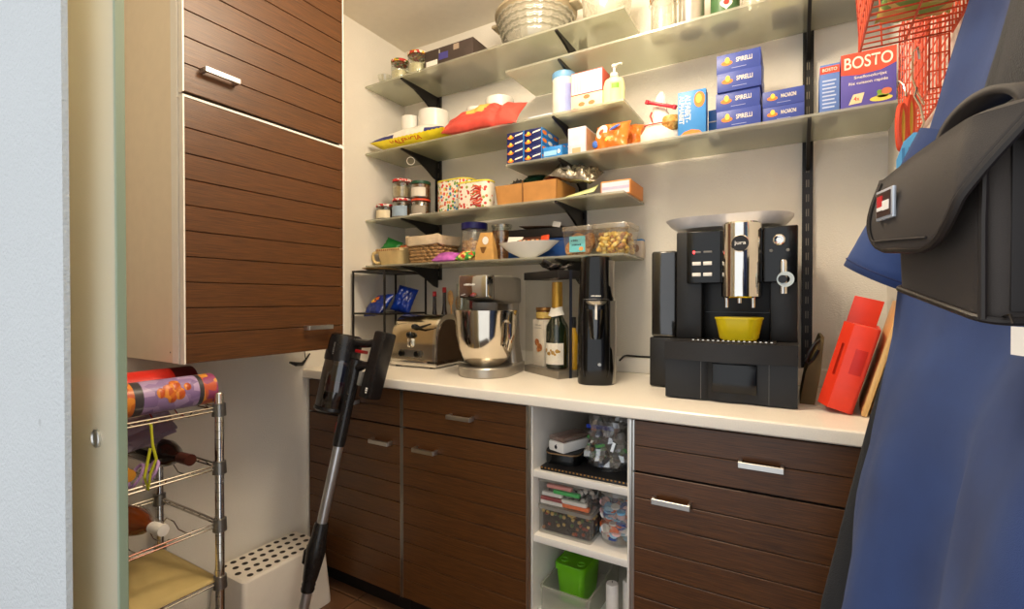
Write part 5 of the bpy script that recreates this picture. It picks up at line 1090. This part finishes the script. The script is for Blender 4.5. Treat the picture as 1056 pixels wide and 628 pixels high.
TB('wire_hook', steel, None, [(.200, 1.20, 1.66), (.196, 1.192, 1.68), (.188, 1.185, 1.67), (.186, 1.18, 1.62), (.193, 1.17, 1.585), (.2, 1.16, 1.56)], .002, 6); tag(bpy.data.objects['wire_hook'], 'thin bent steel hook hanging on the narrow basket', 'hook')
t = thing('fly_swatter', 'light blue plastic swatter hanging by a wire loop', 'swatter', (.183, 1.12, 1.40), -.2); sb = P('sky_plastic', (96, 176, 222), .4)
bm = NB(); prism(bm, [(-.028, 0), (.03, 0), (.034, .04), (.028, .078), (.012, .098), (-.004, .10), (-.018, .086), (-.028, .055)], -.002, .002, 'xz'); obj('blade', bm, sb, t)
bm = NB()
for k in range(5): box(bm, -.02+.009*k, -.016+.009*k, -.0028, -.0022, .01, .075)
o = obj('slits', bm, P('sky_dark', (64, 130, 180), .5), t); o['kind'] = 'stuff'
TB('wire_loop', steel, t, [(.004, 0, .095), (.010, 0, .115), (.005, 0, .145), (-.003, 0, .165), (.0, .0, .18)], .002, 6)

navy_cl = weave('navy_cotton', (30, 50, 96), (45, 70, 124), 1400, bump=.25, sheen=.06); dark_cl = weave('dark_grey_cloth', (30, 31, 33), (44, 45, 48), 500, sheen=.06)
def lerp(tab, z):
    for (a, b), (c, d) in zip(tab, tab[1:]):
        if a <= z <= c: return b+(d-b)*(z-a)/(c-a)
    return tab[0][1] if z < tab[0][0] else tab[-1][1]
def garment(name, label, cat, mat, sil, mid, ys, z0, z1, nz, nfold, amp, seed, cut=None):
    """sil: z -> X of the far bulge; mid: z -> X of the face; ys = (wall far, bulge far, face, near, wall near)"""
    bm = NB(); rows = []
    for q in range(nz+1):
        z = z0+(z1-z0)*q/nz; xs, xm = lerp(sil, z), lerp(mid, z); row = []
        k = [(XR-.006, ys[0]), (xs+.02, ys[1]+.022), (xs, ys[1]), (xm, ys[2]), (xm+.006, ys[3]), (XR-.006, ys[4])]
        n = 60
        for i in range(n+1):
            u = i/n*(len(k)-1); j = min(int(u), len(k)-2); f = u-j
            p0 = k[max(j-1, 0)]; p1 = k[j]; p2 = k[j+1]; p3 = k[min(j+2, len(k)-1)]
            cr = [.5*((2*p1[c])+(-p0[c]+p2[c])*f+(2*p0[c]-5*p1[c]+4*p2[c]-p3[c])*f*f+(-p0[c]+3*p1[c]-3*p2[c]+p3[c])*f**3) for c in (0, 1)]
            fd = amp*math.sin(i/n*PI)*(math.sin(nfold*i/n*2*PI+seed+(z-z0)*2.2)+.5*math.sin(nfold*2.3*i/n*2*PI+seed*2-(z-z0)*3)) + .004*noise.noise(Vector((i*.25, z*9, seed)))
            if 0 < i < 26 and i > 8: fd *= .35
            elif i >= 26 and z < 1.08: fd *= 1.0+.9*min(1, (1.08-z)/.12)
            row.append((min(cr[0]+fd, XR-.004), cr[1], z+.01*math.sin(i*.5)*(1 if q == 0 else 0)))
        rows.append(row)
    sheet(bm, rows); t = thing(name, label, cat, (XR-.01, ys[2], z0)); o = obj('cloth', bm, mat, t, ang=80, solid=.002); o.location = (-(XR-.01), -ys[2], -z0); return t
t = garment('navy_coat', 'navy blue cotton work coat hanging on the right wall', 'coat', navy_cl,
    [(.45, .05), (.69, .072), (.996, .112), (1.136, .138), (1.276, .150), (1.437, .176), (1.564, .207), (1.646, .226), (1.8, .24)],
    [(.45, .085), (.9, .125), (1.06, .155), (1.16, .192), (1.4, .2), (1.6, .222), (1.8, .242)], (1.06, .975, .74, .50, .36), .42, 1.675, 40, 3, .011, 1.3)
# sleeve with stitched hem
ax0 = Vector((.195, .93, 1.44)); ax1 = Vector((.112, .985, 1.235)); dr = (ax1-ax0).normalized(); s1 = Vector((.35, -.35, -.55)).normalized(); s1 = (s1-dr*s1.dot(dr)).normalized(); s2 = dr.cross(s1)
rows = []
for q in range(11):
    u = q/10; c = ax0+(ax1-ax0)*u; a_ = .045+.012*u; b__ = .024
    rows.append([c+s1*a_*math.cos(2*PI*k/32)*(1+.05*math.sin(k+q*.7))+s2*b__*math.sin(2*PI*k/32) for k in range(32)])
base = t.location
bm = NB(); loft(bm, [[p-base for p in r] for r in rows], True, False); obj('sleeve', bm, navy_cl, t, ang=70, solid=.002)
TB('hem_stitching', P('stitch_blue', (28, 42, 84), .8), t, [p-base+dr*-.012+(p-(ax0+(ax1-ax0)*.95))*.03 for p in rows[-1]], .0012, 5, True)
TB('hanging_loop', navy_cl, t, [(0, .06, 1.24), (-.02, .06, 1.27), (-.045, .06, 1.30), (-.03, .06, 1.26)], .004, 6)
t = garment('grey_jacket', 'dark grey jacket hanging behind the navy coat', 'jacket', dark_cl,
    [(.40, .03), (.61, .052), (.82, .092), (1.0, .127), (1.2, .175), (1.5, .215), (1.75, .24)], [(.40, .10), (1.0, .17), (1.2, .2), (1.75, .243)], (1.22, 1.125, 1.10, 1.085, 1.08), .38, 1.36, 26, 2, .004, 4.1)
t = garment('black_jacket', 'black jacket hanging above the shoulder bag', 'jacket', dark_cl,
    [(1.33, .186), (1.44, .189), (1.55, .2125), (1.75, .235)], [(1.33, .192), (1.5, .205), (1.75, .236)], (.86, .785, .62, .46, .36), 1.385, 1.675, 16, 2, .003, 2.2)
# coat hook rail behind the garments
t = thing('coat_rack', 'wooden coat rail with steel hooks on the right wall', 'coat rack', (XR-.0005, .60, 1.70)); B('rail', white_lam, t, -.02, 0, -.24, .24, 0, .06, .003)
for y in (-.2, .0, .2): TB('hook', steel, t, [(-.02, y, .03), (-.045, y, .02), (-.055, y, .03), (-.055, y, .045)], .004, 8)

# shoulder bag: low at its far end, taller towards the doorway
t = thing('shoulder_bag', 'black nylon shoulder bag with a small metal badge on its flap', 'bag')
t.matrix_world = Matrix.Translation((.086, .622, 1.209)) @ Matrix.Rotation(math.radians(-74.6), 4, 'Z')
ny = weave('black_nylon', (40, 33, 28), (56, 47, 40), 2200, .65, .25, .05); pip = P('piping_black', (36, 29, 24), .5)
BL = .135
def bz(x, f): return (-.03*x/BL)+f*(.112+.044*x/BL)      # height fraction -> z at x
def ring(f, w, d, x0=0):
    return [(x+BL/2, y+.03, bz(x+BL/2, f)) for x, y in rrect(w, d, .016, 6)]
bm = NB(); loft(bm, [ring(0, BL-.012, .052), ring(.04, BL, .060), ring(.5, BL+.002, .064), ring(.93, BL-.002, .058), ring(1.0, BL-.014, .046)]); obj('body', bm, ny, t)
TB('bottom_piping', pip, t, ring(.035, BL+.003, .063), .0028, 8, True)
TB('corner_piping', pip, t, [(BL-.004, .000, bz(BL, .04)), (BL-.003, -.001, bz(BL, .5)), (BL-.006, .002, bz(BL, .95))], .0028, 8)
B('zip_panel', P('zip_dark', (40, 36, 34), .7), t, BL+.0005, BL+.002, .014, .05, -.018, .108, .0005)
for y in (.024, .04): TB('zip_teeth', P('zip_teeth', (80, 74, 68), .5), t, [(BL+.0025, y, -.014), (BL+.0025, y, .104)], .0014, 6)
def flap_pt(s, v):
    if v < .35: f = v/.35; y = .056-.064*f; h = 1.0+.05*math.sin(f*PI)
    else: f = (v-.35)/.65; y = -.006-.010*f**1.3-.006*math.sin(f*PI); h = 1.0-.62*f
    x0, x1 = -.014, .166-.052*max(0, (v-.35)/.65)
    c = 0
    if v > .70: q = (v-.70)/.30; c = .030*(1-math.sqrt(max(0, 1-q*q)))
    ct = .02*(1-v/.35)**2 if v < .35 else 0
    x = x0+c+ct+(x1-x0-2*c-ct)*s
    return Vector((x, y-.004*math.sin(s*PI)+(.02*max(0, (x-BL)/.03) if x > BL else 0), bz(min(max(x, 0), BL), h)))
bm = NB(); sheet(bm, [[flap_pt(i/32, j/32) for i in range(33)] for j in range(33)]); fl_ = obj('flap', bm, ny, t, ang=60, solid=.006)
edge = [flap_pt(0, j/32) for j in range(9, 33)]+[flap_pt(i/32, 1) for i in range(1, 32)]+[flap_pt(1, j/32) for j in range(32, 9, -1)]
TB('flap_piping', pip, fl_, edge, .0038, 8)
TB('flap_seam', P('seam_thread', (40, 34, 30), .8), fl_, [flap_pt(.07, j/32)+Vector((0, -.0042, 0)) for j in range(12, 30)]+[flap_pt(.08+.84*i/30, .93)+Vector((0, -.0042, 0)) for i in range(31)], .0012, 5)
c0 = flap_pt(.34, .64); yb = c0.y-.0045
bd = B('badge', P('badge_silver', (206, 212, 220), .3, .5), fl_, c0.x-.0165, c0.x+.0165, yb-.0035, yb, c0.z-.0145, c0.z+.0145, .0012)
B('badge_field', P('badge_dark', (60, 40, 36), .4), bd, c0.x-.0135, c0.x+.0135, yb-.0041, yb-.0034, c0.z-.0115, c0.z+.0115, 0)
B('badge_red', P('badge_red', (200, 40, 46), .4), bd, c0.x-.0115, c0.x-.001, yb-.0046, yb-.004, c0.z-.002, c0.z+.0085, 0)
B('badge_white', paper_w, bd, c0.x-.001, c0.x+.0115, yb-.0046, yb-.004, c0.z-.006, c0.z+.003, 0); B('badge_white', paper_w, bd, c0.x-.0115, c0.x-.001, yb-.0048, yb-.004, c0.z-.0055, c0.z-.002, 0)
bm = NB(); rows = []
for q in range(17):
    a = PI*q/16; rows.append([(.095-.052*math.cos(a), .026+s*.014, .128+.028*math.sin(a)) for s in (-1, 1)])
sheet(bm, rows); obj('grab_handle', bm, ny, t, solid=.006)
bm = NB(); sheet(bm, [[(.15+.01*math.sin(u*2), .03+s*.012+.03*u, .10+.36*u) for s in (-1, 1)] for u in [q/12 for q in range(13)]]); obj('shoulder_strap', bm, ny, t, solid=.004)
TB('tag_cord', pip, t, [(BL-.004, .012, -.022), (.146, .008, -.020), (.152, .0065, -.026)], .001, 5)
B('hang_tag', paper_w, t, .151, .164, .0055, .0065, -.048, -.028, 0)
